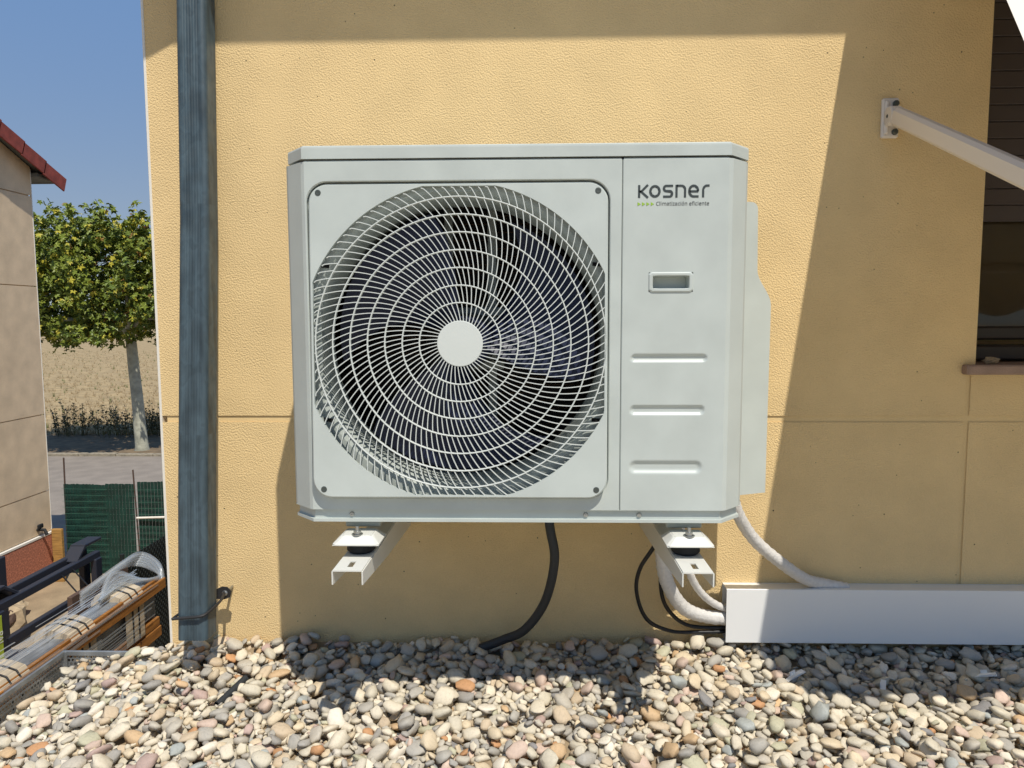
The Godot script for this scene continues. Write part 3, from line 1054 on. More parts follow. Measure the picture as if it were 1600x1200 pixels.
func gravel() -> void:
	# the flat roof that carries it
	var slab := MB.new()
	slab.box(Vector3(-1.40, GROUND, 0.0), Vector3(4.0, -0.16, 4.5))
	structure("flat_roof", slab, M.plaster)
	var far := MB.new()
	far.quad(Vector3(-1.37, -0.055, GZ1), Vector3(3.9, -0.055, GZ1), Vector3(3.9, -0.055, 4.4), Vector3(-1.37, -0.055, 4.4), Vector3.UP)
	far.quad(Vector3(GX1, -0.055, 0.004), Vector3(3.9, -0.055, 0.004), Vector3(3.9, -0.055, GZ1), Vector3(GX1, -0.055, GZ1), Vector3.UP)
	structure("gravel_surface", far, M.gravel_far)
	gw = int((GX1 - GX0) / CELL)
	gh = int((GZ1 - GZ0) / CELL)
	H.resize(gw * gh)
	for jj in gh:
		for ii in gw: H[jj * gw + ii] = level(GX0 + ii * CELL, GZ0 + jj * CELL) - 0.035
	var bed := MB.new()
	var NB := 60
	for i in NB:
		for k in 20:
			var xs := [lerpf(GX0, GX1, float(i) / NB), lerpf(GX0, GX1, float(i + 1) / NB)]
			var zs := [lerpf(0.002, GZ1, k / 20.0), lerpf(0.002, GZ1, (k + 1) / 20.0)]
			var y := func(x: float, z: float) -> float: return level(x, z) - 0.030
			bed.quad(Vector3(xs[0], y.call(xs[0], zs[0]), zs[0]), Vector3(xs[1], y.call(xs[1], zs[0]), zs[0]), Vector3(xs[1], y.call(xs[1], zs[1]), zs[1]), Vector3(xs[0], y.call(xs[0], zs[1]), zs[1]), Vector3.UP)
	var root := structure("gravel_bed", bed, M.dirt)
	# pebble shapes
	var ic := ico()
	var iv: Array = ic[0]
	var fc: Array = ic[1]
	var shapes := []
	var shape_n := []
	var nz := FastNoiseLite.new()
	nz.frequency = 0.9
	for s in 14:
		nz.seed = 100 + s
		var p := PackedVector3Array()
		for q in iv:
			var d: Vector3 = q
			var k := 1.0 + 0.48 * nz.get_noise_3dv(d * 1.2) + 0.20 * nz.get_noise_3dv(d * 2.9)
			# a little boxier than an ellipsoid
			var e := Vector3(signf(d.x) * pow(absf(d.x), 0.85), signf(d.y) * pow(absf(d.y), 0.85), signf(d.z) * pow(absf(d.z), 0.85))
			p.append(e * k)
		var nn := PackedVector3Array()
		nn.resize(p.size())
		for t in fc:
			var g := (p[t[1]] - p[t[0]]).cross(p[t[2]] - p[t[0]])
			if g.dot(p[t[0]]) < 0: g = -g
			for w in 3: nn[t[w]] += g
		for i in nn.size(): nn[i] = nn[i].normalized()
		shapes.append(p)
		shape_n.append(nn)
	var index := PackedInt32Array()
	for t in fc:
		var g: Vector3 = (shapes[0][t[2]] - shapes[0][t[0]]).cross(shapes[0][t[1]] - shapes[0][t[0]])
		if g.dot(shapes[0][t[0]]) >= 0: index.append_array([t[0], t[1], t[2]])
		else: index.append_array([t[0], t[2], t[1]])
	var palette := [[rgb(217, 206, 183), 22], [rgb(204, 195, 174), 24], [rgb(190, 182, 166), 18], [rgb(175, 170, 159), 11], [rgb(213, 196, 166), 12], [rgb(201, 182, 154), 8], [rgb(158, 154, 146), 6], [rgb(202, 172, 133), 3], [rgb(194, 147, 104), 1.6], [rgb(204, 181, 163), 5], [rgb(182, 158, 147), 2.5], [rgb(140, 138, 136), 2.2], [rgb(231, 221, 202), 8], [rgb(169, 173, 168), 3], [rgb(188, 184, 157), 4]]
	var total := 0.0
	for q in palette: total += q[1]
	var stones := []
	for i in 10500:
		var a := rng.randf_range(0.0092, 0.0180)
		if i > 6500 and rng.randf() < 0.45: a = rng.randf_range(0.006, 0.011)
		if rng.randf() < 0.14: a = rng.randf_range(0.018, 0.028)
		var bb := a * rng.randf_range(0.52, 0.90)
		var c := a * rng.randf_range(0.32, 0.58)
		var best := Vector3.ZERO
		var best_score := 1e9
		var yaw := rng.randf() * TAU
		var cy := cos(yaw)
		var sy := sin(yaw)
		for k in 3:
			var x := rng.randf_range(GX0 + a + 0.008, GX1 - a)
			var z := rng.randf_range(GZ0 + a * 0.8, GZ1 - a)
			var y := -9.0
			var i0 := int((x - a - GX0) / CELL)
			var i1 := int((x + a - GX0) / CELL)
			var j0 := maxi(int((z - a - GZ0) / CELL), 0)
			var j1 := mini(int((z + a - GZ0) / CELL), gh - 1)
			for jj in range(j0, j1 + 1):
				var dz := GZ0 + jj * CELL - z
				for ii in range(maxi(i0, 0), mini(i1, gw - 1) + 1):
					var dx := GX0 + ii * CELL - x
					var u := (dx * cy + dz * sy) / a
					var w := (-dx * sy + dz * cy) / bb
					var q := u * u + w * w
					if q < 0.75:
						y = maxf(y, H[jj * gw + ii] + c * sqrt(1.0 - q))
			if y < -8.0: continue
			var score := y - level(x, z)
			if score < best_score:
				best_score = score
				best = Vector3(x, y, z)
		if best_score > 0.020: continue
		best.y -= c * 0.30
		# lean on what lies below
		var gx := (ground_at(best.x + a * 0.8, best.z) - ground_at(best.x - a * 0.8, best.z)) / (1.6 * a)
		var gz := (ground_at(best.x, best.z + a * 0.8) - ground_at(best.x, best.z - a * 0.8)) / (1.6 * a)
		var up := Vector3(clampf(-gx, -0.8, 0.8) * 0.75 + rng.randfn() * 0.22, 1.0, clampf(-gz, -0.8, 0.8) * 0.75 + rng.randfn() * 0.22).normalized()
		var fx := Vector3(cy, 0, sy)
		fx = (fx - up * fx.dot(up)).normalized()
		var fz := fx.cross(up)
		for jj in range(maxi(int((best.z - a - GZ0) / CELL), 0), mini(int((best.z + a - GZ0) / CELL), gh - 1) + 1):
			var dz := GZ0 + jj * CELL - best.z
			for ii in range(maxi(int((best.x - a - GX0) / CELL), 0), mini(int((best.x + a - GX0) / CELL), gw - 1) + 1):
				var dx := GX0 + ii * CELL - best.x
				var u := (dx * cy + dz * sy) / a
				var w := (-dx * sy + dz * cy) / bb
				var q := u * u + w * w
				if q < 1.0:
					var id := jj * gw + ii
					H[id] = maxf(H[id], best.y + c * sqrt(1.0 - q))
		var pick := rng.randf() * total
		var ci := 0
		while pick > palette[ci][1] and ci < palette.size() - 1:
			pick -= palette[ci][1]
			ci += 1
		stones.append([Transform3D(Basis(fx * a, up * c, fz * bb), best), rng.randi() % 14, ci, a, rng.randf_range(0.86, 1.1)])
	# the 300 that show largest become pebbles of their own
	var order := []
	for i in stones.size():
		var s = stones[i]
		var o: Vector3 = s[0].origin
		var top: float = o.y + s[0].basis.y.length() * 0.9
		var seen := 1.0 if ground_at(o.x, o.z) < top + 0.004 else 0.3
		var inside := 1.0 if o.z < 0.60 and o.x > -1.3 and o.x < 1.05 else 0.2
		order.append([s[3] * seen * inside / (2.1 - o.z), i])
	order.sort_custom(func(p, q): return p[0] > q[0])
	var own := {}
	for k in 300: own[order[k][1]] = true
	var meshes := []
	for s in 14:
		var arr := []
		arr.resize(Mesh.ARRAY_MAX)
		arr[Mesh.ARRAY_VERTEX] = shapes[s]
		arr[Mesh.ARRAY_NORMAL] = shape_n[s]
		arr[Mesh.ARRAY_INDEX] = index
		var am := ArrayMesh.new()
		am.add_surface_from_arrays(Mesh.PRIMITIVE_TRIANGLES, arr)
		meshes.append(am)
	var mats := []
	var st_tex := tex(M.stone_im)
	var st_nm := tex(M.stone_nm)
	for q in palette:
		var m: StandardMaterial3D = M.pebbles.duplicate()
		m.albedo_texture = st_tex
		m.normal_texture = st_nm
		m.vertex_color_use_as_albedo = false
		m.albedo_color = q[0]
		mats.append(m)
	var V := PackedVector3Array()
	var N := PackedVector3Array()
	var C := PackedColorArray()
	var I := PackedInt32Array()
	for i in stones.size():
		var s = stones[i]
		if own.has(i):
			var o := MeshInstance3D.new()
			o.name = "pebble"
			o.mesh = meshes[s[1]]
			o.set_surface_override_material(0, mats[s[2]])
			o.transform = s[0]
			root.add_child(o, true)
			continue
		var tr: Transform3D = s[0]
		var nb := tr.basis.inverse().transposed()
		var off := V.size()
		var col: Color = (palette[s[2]][0] as Color).srgb_to_linear() * s[4]
		var sp: PackedVector3Array = shapes[s[1]]
		var sn: PackedVector3Array = shape_n[s[1]]
		V.append_array(tr * sp)
		for q in sn:
			N.append((nb * q).normalized())
			C.append(col)
		for q in index: I.append(off + q)
	var arr := []
	arr.resize(Mesh.ARRAY_MAX)
	arr[Mesh.ARRAY_VERTEX] = V
	arr[Mesh.ARRAY_NORMAL] = N
	arr[Mesh.ARRAY_COLOR] = C
	arr[Mesh.ARRAY_INDEX] = I
	var am := ArrayMesh.new()
	am.add_surface_from_arrays(Mesh.PRIMITIVE_TRIANGLES, arr)
	var o := MeshInstance3D.new()
	o.name = "small_pebbles"
	o.mesh = am
	o.set_surface_override_material(0, M.pebbles)
	root.add_child(o, true)
	o.set_meta("kind", "stuff")
	print("stones ", stones.size())

# perforated edging that holds the gravel back
func perforated(b: MB, o: Vector3, u: Vector3, w: Vector3, nu: int, nw: int, pitch: float) -> void:
	# staggered hexagonal cells, each a ring round an open hole
	var n := u.cross(w).normalized()
	var hy := pitch * 0.866
	for j in nw:
		for i in nu:
			var c := o + u * ((i + 0.5 + (0.5 if j % 2 else 0.0)) * pitch) + w * ((j + 0.5) * hy)
			for k in 6:
				var a0 := TAU * (k + 0.5) / 6.0
				var a1 := TAU * (k + 1.5) / 6.0
				var R := pitch * 0.5774
				var r := pitch * 0.36
				var d0 := u * cos(a0) + w * sin(a0)
				var d1 := u * cos(a1) + w * sin(a1)
				b.quad(c + d0 * r, c + d1 * r, c + d1 * R, c + d0 * R, n)

func edging() -> void:
	var e := thing("gravel_edging", "perforated galvanised edging strip along the gravel edge", "edging", Vector3(-1.385, -0.16, 0.3))
	var top := -0.045
	var b := MB.new()
	perforated(b, Vector3(-1.385, -0.155, 0.04), Vector3.RIGHT, Vector3.UP, 24, 9, 0.0125)
	part(e, "end_plate", b, M.zinc)
	b = MB.new()
	b.cbox(Vector3(-1.39, top - 0.014, 0.036), Vector3(-1.08, top, 0.044), 0.001)
	part(e, "end_rim", b, M.zinc)
	b = MB.new()
	b.cbox(Vector3(-1.392, -0.158, 0.041), Vector3(-1.375, top - 0.001, 0.047), 0.001)
	part(e, "corner_post", b, M.zinc)
	b = MB.new()
	perforated(b, Vector3(-1.385, -0.155, 1.04), Vector3.FORWARD, Vector3.UP, 80, 9, 0.0125)
	part(e, "side_plate", b, M.zinc)
	b = MB.new()
	b.cbox(Vector3(-1.389, top - 0.014, 0.045), Vector3(-1.381, top, 1.04), 0.001)
	part(e, "side_rim", b, M.zinc)

# ---------------------------------------------------------------- downpipe
func downpipe() -> void:
	var d := thing("downpipe", "slate blue fluted rectangular downpipe on the yellow wall", "downpipe", Vector3(-0.915, 0.08, 0.18))
	# section: rounded rectangle with shallow flutes on the front
	var sec := []
	var hw := 0.0405
	var hd := 0.0375
	var r := 0.014
	for q in [[1, -1], [1, 1], [-1, 1], [-1, -1]]:
		var c := Vector2(q[0] * (hw - r), q[1] * (hd - r))
		var base := 0.0
		if q[0] > 0 and q[1] < 0: base = -PI * 0.5
		elif q[0] > 0: base = 0.0
		elif q[1] > 0: base = PI * 0.5
		else: base = PI
		for k in 5:
			var a := base + PI * 0.5 * k / 4.0
			sec.append([c + Vector2(cos(a), sin(a)) * r, Vector2(cos(a), sin(a))])
		if q[0] > 0 and q[1] > 0:
			# flutes from right to left across the front
			for f in 6:
				var x := lerpf(hw - r - 0.004, -hw + r + 0.004, (f + 0.5) / 6.0)
				for g in [[0.0036, 0.0, 0.0], [0.0018, -0.0016, 0.5], [-0.0018, -0.0016, -0.5], [-0.0036, 0.0, 0.0]]:
					sec.append([Vector2(x + g[0] * 0.8, hd + g[1]), Vector2(-g[2], 1.0).normalized()])
	var along := [[0.072, 0.198], [0.45, 0.165], [1.2, 0.085], [1.90, 0.045]]
	var b := MB.new()
	for i in along.size() - 1:
		for k in sec.size():
			var s0 = sec[k]
			var s1 = sec[(k + 1) % sec.size()]
			var P := func(s, q) -> Vector3: return Vector3(-0.9135 + s[0].x, q[0], q[1] + s[0].y - 0.012)
			var N := func(s) -> Vector3: return Vector3(s[1].x, 0.06, s[1].y).normalized()
			b.t3(P.call(s0, along[i]), P.call(s1, along[i]), P.call(s1, along[i + 1]), N.call(s0), N.call(s1), N.call(s1))
			b.t3(P.call(s0, along[i]), P.call(s1, along[i + 1]), P.call(s0, along[i + 1]), N.call(s0), N.call(s1), N.call(s0))
	part(d, "pipe", b, M.downpipe)
	# inner skin so the open foot has thickness
	b = MB.new()
	for k in sec.size():
		var s0: Vector2 = sec[k][0]
		var s1: Vector2 = sec[(k + 1) % sec.size()][0]
		var q = along[0]
		var O := func(s: Vector2, f: float, y: float) -> Vector3: return Vector3(-0.9135 + s.x * f, y, q[1] + s.y * f - 0.012)
		b.quad(O.call(s0, 1.0, q[0]), O.call(s1, 1.0, q[0]), O.call(s1, 0.95, q[0]), O.call(s0, 0.95, q[0]), Vector3.DOWN)
		b.quad(O.call(s0, 0.95, q[0]), O.call(s1, 0.95, q[0]), O.call(s1, 0.80, q[0] + 0.05), O.call(s0, 0.80, q[0] + 0.05), Vector3(-s0.x, 0, -s0.y))
	part(d, "foot_rim", b, M.strap)
	# offset up to the gutter, above the frame
	b = MB.new()
	b.beam(Vector3(-0.9135, 1.89, 0.04), Vector3(-0.9135, 2.47, 0.40), 0.08, 0.075, Vector3(0, 0, 1), 0.01)
	b.beam(Vector3(-0.9135, 2.45, 0.40), Vector3(-0.9135, 2.60, 0.42), 0.08, 0.075, Vector3(0, 0, 1), 0.01)
	part(d, "swan_neck", b, M.downpipe)
	# strap round the foot, drawn to an eyelet on the wall
	var st := MB.new()
	st.tube(spline([Vector3(-0.958, 0.128, 0.10), Vector3(-0.960, 0.134, 0.218), Vector3(-0.952, 0.135, 0.2265), Vector3(-0.915, 0.138, 0.2275), Vector3(-0.882, 0.142, 0.2265), Vector3(-0.8705, 0.146, 0.205), Vector3(-0.870, 0.148, 0.13), Vector3(-0.8935, 0.142, 0.055)], 4), 0.0042, 6)
	part(d, "strap", st, M.strap)
	var ey := MB.new()
	var hexa := PackedVector2Array()
	var E := Vector2(-0.8925, 0.139)
	for q in [[-0.038, -0.016], [-0.004, -0.019], [0.014, -0.012], [0.018, 0.004], [0.006, 0.016], [-0.010, 0.017], [-0.036, 0.004]]: hexa.append(E + Vector2(q[0], q[1]))
	ey.extrude(hexa, 0.046, 0.052, 0.001)
	var eo := part(d, "eyelet", ey, M.strap)
	ey = MB.new()
	ey.lathe(Vector3(E.x + 0.001, E.y, 0.052), Vector3(0, 0, 1), [Vector2(0.008, 0), Vector2(0.008, 0.003), Vector2(0.0045, 0.005), Vector2(0, 0.005)], 12)
	part(eo, "bolt", ey, M.steel)
	ey = MB.new()
	ey.tube(PackedVector3Array([Vector3(E.x + 0.001, E.y, 0.0), Vector3(E.x + 0.001, E.y, 0.046)]), 0.004, 6)
	part(eo, "stud", ey, M.steel)

# ---------------------------------------------------------------- outdoor unit
const UL := -0.545
const UR := 0.470
const FL := -0.490
const FR := 0.416
const ZF := 0.500
const ZC := 0.450
const ZB := 0.105
const Y0 := 0.478
const Y1 := 1.268
const SPLIT := 0.1915
var plate_x := Transform3D.IDENTITY

func strip(b: MB, prof: Array, y0: float, y1: float) -> void:
	# vertical faces along a plan profile of Vector2(x, z); outward is away from the middle of the unit
	for i in prof.size() - 1:
		var p: Vector2 = prof[i]
		var q: Vector2 = prof[i + 1]
		var o := Vector3(-(q.y - p.y), 0, q.x - p.x)
		var mid := (p + q) * 0.5 - Vector2(-0.04, 0.30)
		if o.dot(Vector3(mid.x, 0, mid.y)) < 0: o = -o
		b.quad(Vector3(p.x, y0, p.y), Vector3(q.x, y0, q.y), Vector3(q.x, y1, q.y), Vector3(p.x, y1, p.y), o)

func air_conditioner() -> void:
	var u := thing("air_conditioner", "white outdoor air conditioning unit with round fan guard hung on the wall", "air conditioner", Vector3(-0.037, Y0, 0.3))
	var cx := -0.157
	var cy := 0.875
	var pw := 0.3225
	var ph := 0.341
	# ---- front panel with its opening
	var fb := MB.new()
	var y0 := 0.5060
	var hx := -0.1605
	var hy := 0.878
	var gap := 0.0035
	var angs := []
	for i in 160: angs.append(TAU * i / 160.0)
	for q in [Vector2(SPLIT - 0.0025, Y1 - 0.004), Vector2(FL, Y1 - 0.004), Vector2(FL, y0), Vector2(SPLIT - 0.0025, y0)]:
		angs.append(fposmod((q - Vector2(hx, hy)).angle(), TAU))
	for sx in [-1, 1]:
		for sy in [-1, 1]:
			for k in 9:
				var c := Vector2(sx * (pw - 0.042), sy * (ph - 0.042)) + Vector2(sx * cos(PI * 0.5 * k / 8.0), sy * sin(PI * 0.5 * k / 8.0)) * 0.042
				angs.append(fposmod(c.angle(), TAU))
	angs.sort()
	var outer := func(a: float) -> Vector2:
		var d := Vector2(cos(a), sin(a))
		var t := 1e9
		if d.x > 1e-6: t = minf(t, (SPLIT - 0.0025 - hx) / d.x)
		if d.x < -1e-6: t = minf(t, (FL - hx) / d.x)
		if d.y > 1e-6: t = minf(t, (Y1 - 0.004 - hy) / d.y)
		if d.y < -1e-6: t = minf(t, (y0 - hy) / d.y)
		return Vector2(hx, hy) + d * t
	for i in angs.size():
		var a0: float = angs[i]
		var a1: float = angs[(i + 1) % angs.size()]
		var o0: Vector2 = outer.call(a0)
		var o1: Vector2 = outer.call(a1)
		var i0 := Vector2(hx, hy) + ray_rrect(a0, pw + gap, ph + gap, 0.042 + gap)
		var i1 := Vector2(hx, hy) + ray_rrect(a1, pw + gap, ph + gap, 0.042 + gap)
		var j0 := Vector2(hx, hy) + ray_rrect(a0, pw + gap + 0.002, ph + gap + 0.002, 0.044 + gap)
		var j1 := Vector2(hx, hy) + ray_rrect(a1, pw + gap + 0.002, ph + gap + 0.002, 0.044 + gap)
		var V := func(p: Vector2, z: float) -> Vector3: return Vector3(p.x, p.y, z)
		fb.quad(V.call(j0, ZF), V.call(j1, ZF), V.call(o1, ZF), V.call(o0, ZF), Vector3(0, 0, 1))
		fb.quad(V.call(i0, ZF - 0.002), V.call(i1, ZF - 0.002), V.call(j1, ZF), V.call(j0, ZF), Vector3(-cos(a0), -sin(a0), 1))
		fb.quad(V.call(i0, ZF - 0.002), V.call(i1, ZF - 0.002), V.call(i1, ZF - 0.0155), V.call(i0, ZF - 0.0155), Vector3(-cos(a0), -sin(a0), 0))
	# rolled top edge, chamfer and side
	fb.quad(Vector3(FL, Y1 - 0.004, ZF), Vector3(SPLIT - 0.0025, Y1 - 0.004, ZF), Vector3(SPLIT - 0.0025, Y1, ZF - 0.004), Vector3(FL, Y1, ZF - 0.004), Vector3(0, 1, 1))
	var left_prof := [Vector2(FL, ZF), Vector2(FL - 0.008, ZF - 0.0045), Vector2(UL + 0.006, ZC + 0.006), Vector2(UL, ZC - 0.004), Vector2(UL, ZC - 0.06)]
	strip(fb, left_prof, y0, Y1 - 0.003)
	strip(fb, [Vector2(SPLIT - 0.0025, ZF), Vector2(SPLIT - 0.0005, ZF - 0.002), Vector2(SPLIT - 0.0005, ZF - 0.02)], y0, Y1 - 0.003)
	# underside lip
	fb.quad(Vector3(FL, y0, ZF), Vector3(SPLIT, y0, ZF), Vector3(SPLIT, y0, ZF - 0.02), Vector3(FL, y0, ZF - 0.02), Vector3.DOWN)
	fb.quad(Vector3(FL, y0, ZF), Vector3(UL, y0, ZC), Vector3(UL + 0.02, y0, ZC - 0.01), Vector3(FL, y0, ZF - 0.02), Vector3.DOWN)
	fb.quad(Vector3(FL, Y1 - 0.003, ZF - 0.004), Vector3(UL, Y1 - 0.003, ZC), Vector3(UL + 0.02, Y1 - 0.003, ZC - 0.02), Vector3(FL, Y1 - 0.003, ZF - 0.02), Vector3.UP)
	part(u, "front_panel", fb, M.unit)
	# ---- service panel on the right: a grid with pressed grooves, a handle opening
	var sp := MB.new()
	var xs := []
	var hL := 0.2495
	var hR := 0.3440
	var hB := 0.9845
	var hT := 1.0265
	var x := SPLIT + 0.0005
	for q in [[SPLIT + 0.0025, hL, 14], [hL, hR, 18], [hR, FR, 18]]:
		for k in q[2]: xs.append(lerpf(q[0], q[1], float(k) / q[2]))
	xs.append(FR)
	var ys := []
	for q in [[y0, 0.57, 12], [0.57, 0.88, 110], [0.88, hB, 10], [hB, hT, 6], [hT, Y1 - 0.004, 20]]:
		for k in q[2]: ys.append(lerpf(q[0], q[1], float(k) / q[2]))
	ys.append(Y1 - 0.004)
	var ribs := [[0.295, 0.8425, 0.0835, 0.0100], [0.293, 0.7290, 0.0830, 0.0125], [0.2915, 0.6030, 0.0820, 0.0165]]
	var depth := func(px: float, py: float) -> float:
		var z := 0.0
		for r in ribs:
			# distance inside a pill
			var dx := maxf(absf(px - r[0]) - (r[2] - r[3]), 0.0)
			var dd: float = 1.0 - Vector2(dx, py - r[1]).length() / r[3]
			if dd > 0.0:
				var t := clampf(dd / 0.75, 0.0, 1.0)
				z -= 0.0052 * t * t * (3.0 - 2.0 * t)
		return z
	var zg := []
	for j in ys.size():
		var row := PackedFloat32Array()
		for i in xs.size(): row.append(depth.call(xs[i], ys[j]))
		zg.append(row)
	var nrm := func(i: int, j: int) -> Vector3:
		var e := 0.0006
		var gx: float = (depth.call(xs[i] + e, ys[j]) - depth.call(xs[i] - e, ys[j])) / (2 * e)
		var gy: float = (depth.call(xs[i], ys[j] + e) - depth.call(xs[i], ys[j] - e)) / (2 * e)
		return Vector3(-gx, -gy, 1).normalized()
	for j in ys.size() - 1:
		for i in xs.size() - 1:
			if xs[i] >= hL - 1e-5 and xs[i + 1] <= hR + 1e-5 and ys[j] >= hB - 1e-5 and ys[j + 1] <= hT + 1e-5: continue
			var A := Vector3(xs[i], ys[j], ZF + zg[j][i])
			var B := Vector3(xs[i + 1], ys[j], ZF + zg[j][i + 1])
			var C := Vector3(xs[i + 1], ys[j + 1], ZF + zg[j + 1][i + 1])
			var D := Vector3(xs[i], ys[j + 1], ZF + zg[j + 1][i])
			var na: Vector3 = nrm.call(i, j)
			var nb: Vector3 = nrm.call(i + 1, j)
			var nc: Vector3 = nrm.call(i + 1, j + 1)
			var nd: Vector3 = nrm.call(i, j + 1)
			sp.t3(A, B, C, na, nb, nc)
			sp.t3(A, C, D, na, nc, nd)
	sp.quad(Vector3(SPLIT + 0.0025, Y1 - 0.004, ZF), Vector3(FR, Y1 - 0.004, ZF), Vector3(FR, Y1, ZF - 0.004), Vector3(SPLIT + 0.0025, Y1, ZF - 0.004), Vector3(0, 1, 1))
	strip(sp, [Vector2(FR, ZF), Vector2(FR + 0.010, ZF - 0.005), Vector2(UR - 0.006, ZC + 0.006), Vector2(UR, ZC - 0.004), Vector2(UR, 0.24)], y0, Y1 - 0.003)
	sp.quad(Vector3(SPLIT + 0.0025, y0, ZF), Vector3(SPLIT + 0.0025, Y1 - 0.004, ZF), Vector3(SPLIT + 0.0006, Y1 - 0.004, ZF - 0.002), Vector3(SPLIT + 0.0006, y0, ZF - 0.002), Vector3(-1, 0, 1))
	sp.quad(Vector3(SPLIT + 0.0006, y0, ZF - 0.002), Vector3(SPLIT + 0.0006, Y1 - 0.004, ZF - 0.002), Vector3(SPLIT + 0.0006, Y1 - 0.004, ZF - 0.02), Vector3(SPLIT + 0.0006, y0, ZF - 0.02), Vector3(-1, 0, 0))
	sp.quad(Vector3(SPLIT, y0, ZF), Vector3(FR, y0, ZF), Vector3(FR, y0, ZF - 0.02), Vector3(SPLIT, y0, ZF - 0.02), Vector3.DOWN)
	sp.quad(Vector3(FR, y0, ZF), Vector3(UR, y0, ZC), Vector3(UR - 0.02, y0, ZC - 0.01), Vector3(FR, y0, ZF - 0.02), Vector3.DOWN)
	sp.quad(Vector3(FR, Y1 - 0.003, ZF - 0.004), Vector3(UR, Y1 - 0.003, ZC), Vector3(UR - 0.02, Y1 - 0.003, ZC - 0.02), Vector3(FR, Y1 - 0.003, ZF - 0.02), Vector3.UP)
	var spn := part(u, "service_panel", sp, M.unit, "narrow right panel with lettering, grip and three pressed grooves")
	# grip: collar and pocket
	var gb := MB.new()
	var hc := Vector2((hL + hR) * 0.5, (hB + hT) * 0.5)
	var hw := (hR - hL) * 0.5
	var hh := (hT - hB) * 0.5
	var loops := [[hw + 0.0015, hh + 0.0015, 0.006, -0.003], [hw, hh, 0.006, 0.0015], [hw - 0.002, hh - 0.002, 0.005, 0.003], [hw - 0.007, hh - 0.006, 0.003, 0.003], [hw - 0.0085, hh - 0.0075, 0.002, 0.0015], [hw - 0.0095, hh - 0.0085, 0.002, -0.030]]
	for k in loops.size() - 1:
		var m := 48
		for i in m:
			var q := []
			for e in [[k, i], [k, i + 1], [k + 1, i + 1], [k + 1, i]]:
				var l = loops[e[0]]
				var p := hc + ray_rrect(TAU * (e[1] + 0.5) / m, l[0], l[1], l[2])
				q.append(Vector3(p.x, p.y, ZF + l[3]))
			var am := TAU * (i + 1.0) / m
			var dirn: float = 1.0 if k < 2 else -1.0
			gb.quad(q[0], q[1], q[2], q[3], Vector3(cos(am) * dirn, sin(am) * dirn, 0.6))
	gb.quad(Vector3(hL, hB, ZF - 0.03), Vector3(hR, hB, ZF - 0.03), Vector3(hR, hT, ZF - 0.03), Vector3(hL, hT, ZF - 0.03), Vector3(0, 0, 1))
	part(spn, "grip", gb, M.unit)
	lettering(spn)
	# ---- lid
	var lid := MB.new()
	var lo := 0.004
	var lp := PackedVector2Array([Vector2(UL + 0.004, ZB), Vector2(UR + 0.001, ZB), Vector2(UR + 0.001, ZC - 0.004), Vector2(FR + 0.004, ZF + 0.002), Vector2(FL - 0.004, ZF + 0.002), Vector2(UL + 0.004, ZC - 0.004)])
	var kk := lp.size()
	var lc := Vector2(-0.04, 0.3)
	var lay := [[1.0, 1.2705], [1.0, 1.2925], [0.9975, 1.2962], [0.992, 1.2978], [0.0, 1.2990]]
	for i in kk:
		var a := lp[i]
		var bq := lp[(i + 1) % kk]
		var on := (bq - a).orthogonal()
		if on.dot((a + bq) * 0.5 - lc) < 0: on = -on
		for k in lay.size() - 1:
			var f0: float = lay[k][0]
			var f1: float = lay[k + 1][0]
			var A := lc + (a - lc) * f0
			var B := lc + (bq - lc) * f0
			var C := lc + (bq - lc) * f1
			var D := lc + (a - lc) * f1
			lid.quad(Vector3(A.x, lay[k][1], A.y), Vector3(B.x, lay[k][1], B.y), Vector3(C.x, lay[k + 1][1], C.y), Vector3(D.x, lay[k + 1][1], D.y), Vector3(on.x, 0, on.y).normalized() + Vector3(0, 0.3 + k, 0))
		lid.tri(Vector3(a.x, 1.2705, a.y), Vector3(bq.x, 1.2705, bq.y), Vector3(lc.x, 1.2705, lc.y), Vector3.DOWN)
	part(u, "lid", lid, M.unit)
	# ---- base pan
	var bp := MB.new()
	var bprof := [Vector2(UL + 0.006, 0.2), Vector2(UL + 0.006, ZC - 0.01), Vector2(FL + 0.002, ZF - 0.009), Vector2(FR - 0.002, ZF - 0.009), Vector2(UR - 0.006, ZC - 0.01), Vector2(UR - 0.006, 0.2)]
	strip(bp, bprof, Y0 + 0.006, 0.5085)
	var bl := [Vector2(UL + 0.002, ZB), Vector2(UL + 0.002, ZC - 0.004), Vector2(FL, ZF - 0.001), Vector2(FR, ZF - 0.001), Vector2(UR - 0.002, ZC - 0.004), Vector2(UR - 0.002, ZB)]
	strip(bp, bl, Y0, Y0 + 0.0065)
	for i in 5:
		var a: Vector2 = bl[i]
		var bq: Vector2 = bl[i + 1]
		bp.tri(Vector3(a.x, Y0, a.y), Vector3(bq.x, Y0, bq.y), Vector3(-0.04, Y0, ZB), Vector3.DOWN)
		bp.tri(Vector3(a.x, Y0 + 0.0065, a.y), Vector3(bq.x, Y0 + 0.0065, bq.y), Vector3(-0.04, Y0 + 0.0065, ZB), Vector3.UP)
	part(u, "base_pan", bp, M.unit)
	# ---- side and back skins
	var sd := MB.new()
	sd.box(Vector3(UL + 0.003, Y0 + 0.007, ZB), Vector3(UL + 0.006, 1.2703, ZC - 0.05))
	sd.box(Vector3(UR - 0.006, Y0 + 0.007, ZB), Vector3(UR - 0.003, 1.2703, ZC - 0.05))
	sd.box(Vector3(UR - 0.30, Y0 + 0.007, ZB), Vector3(UR - 0.006, 1.2703, ZB + 0.003))
	part(u, "side_panel", sd, M.unit)
	sd = MB.new()
	sd.box(Vector3(SPLIT - 0.004, Y0 + 0.008, ZB + 0.03), Vector3(SPLIT + 0.000, 1.2702, ZF - 0.022))
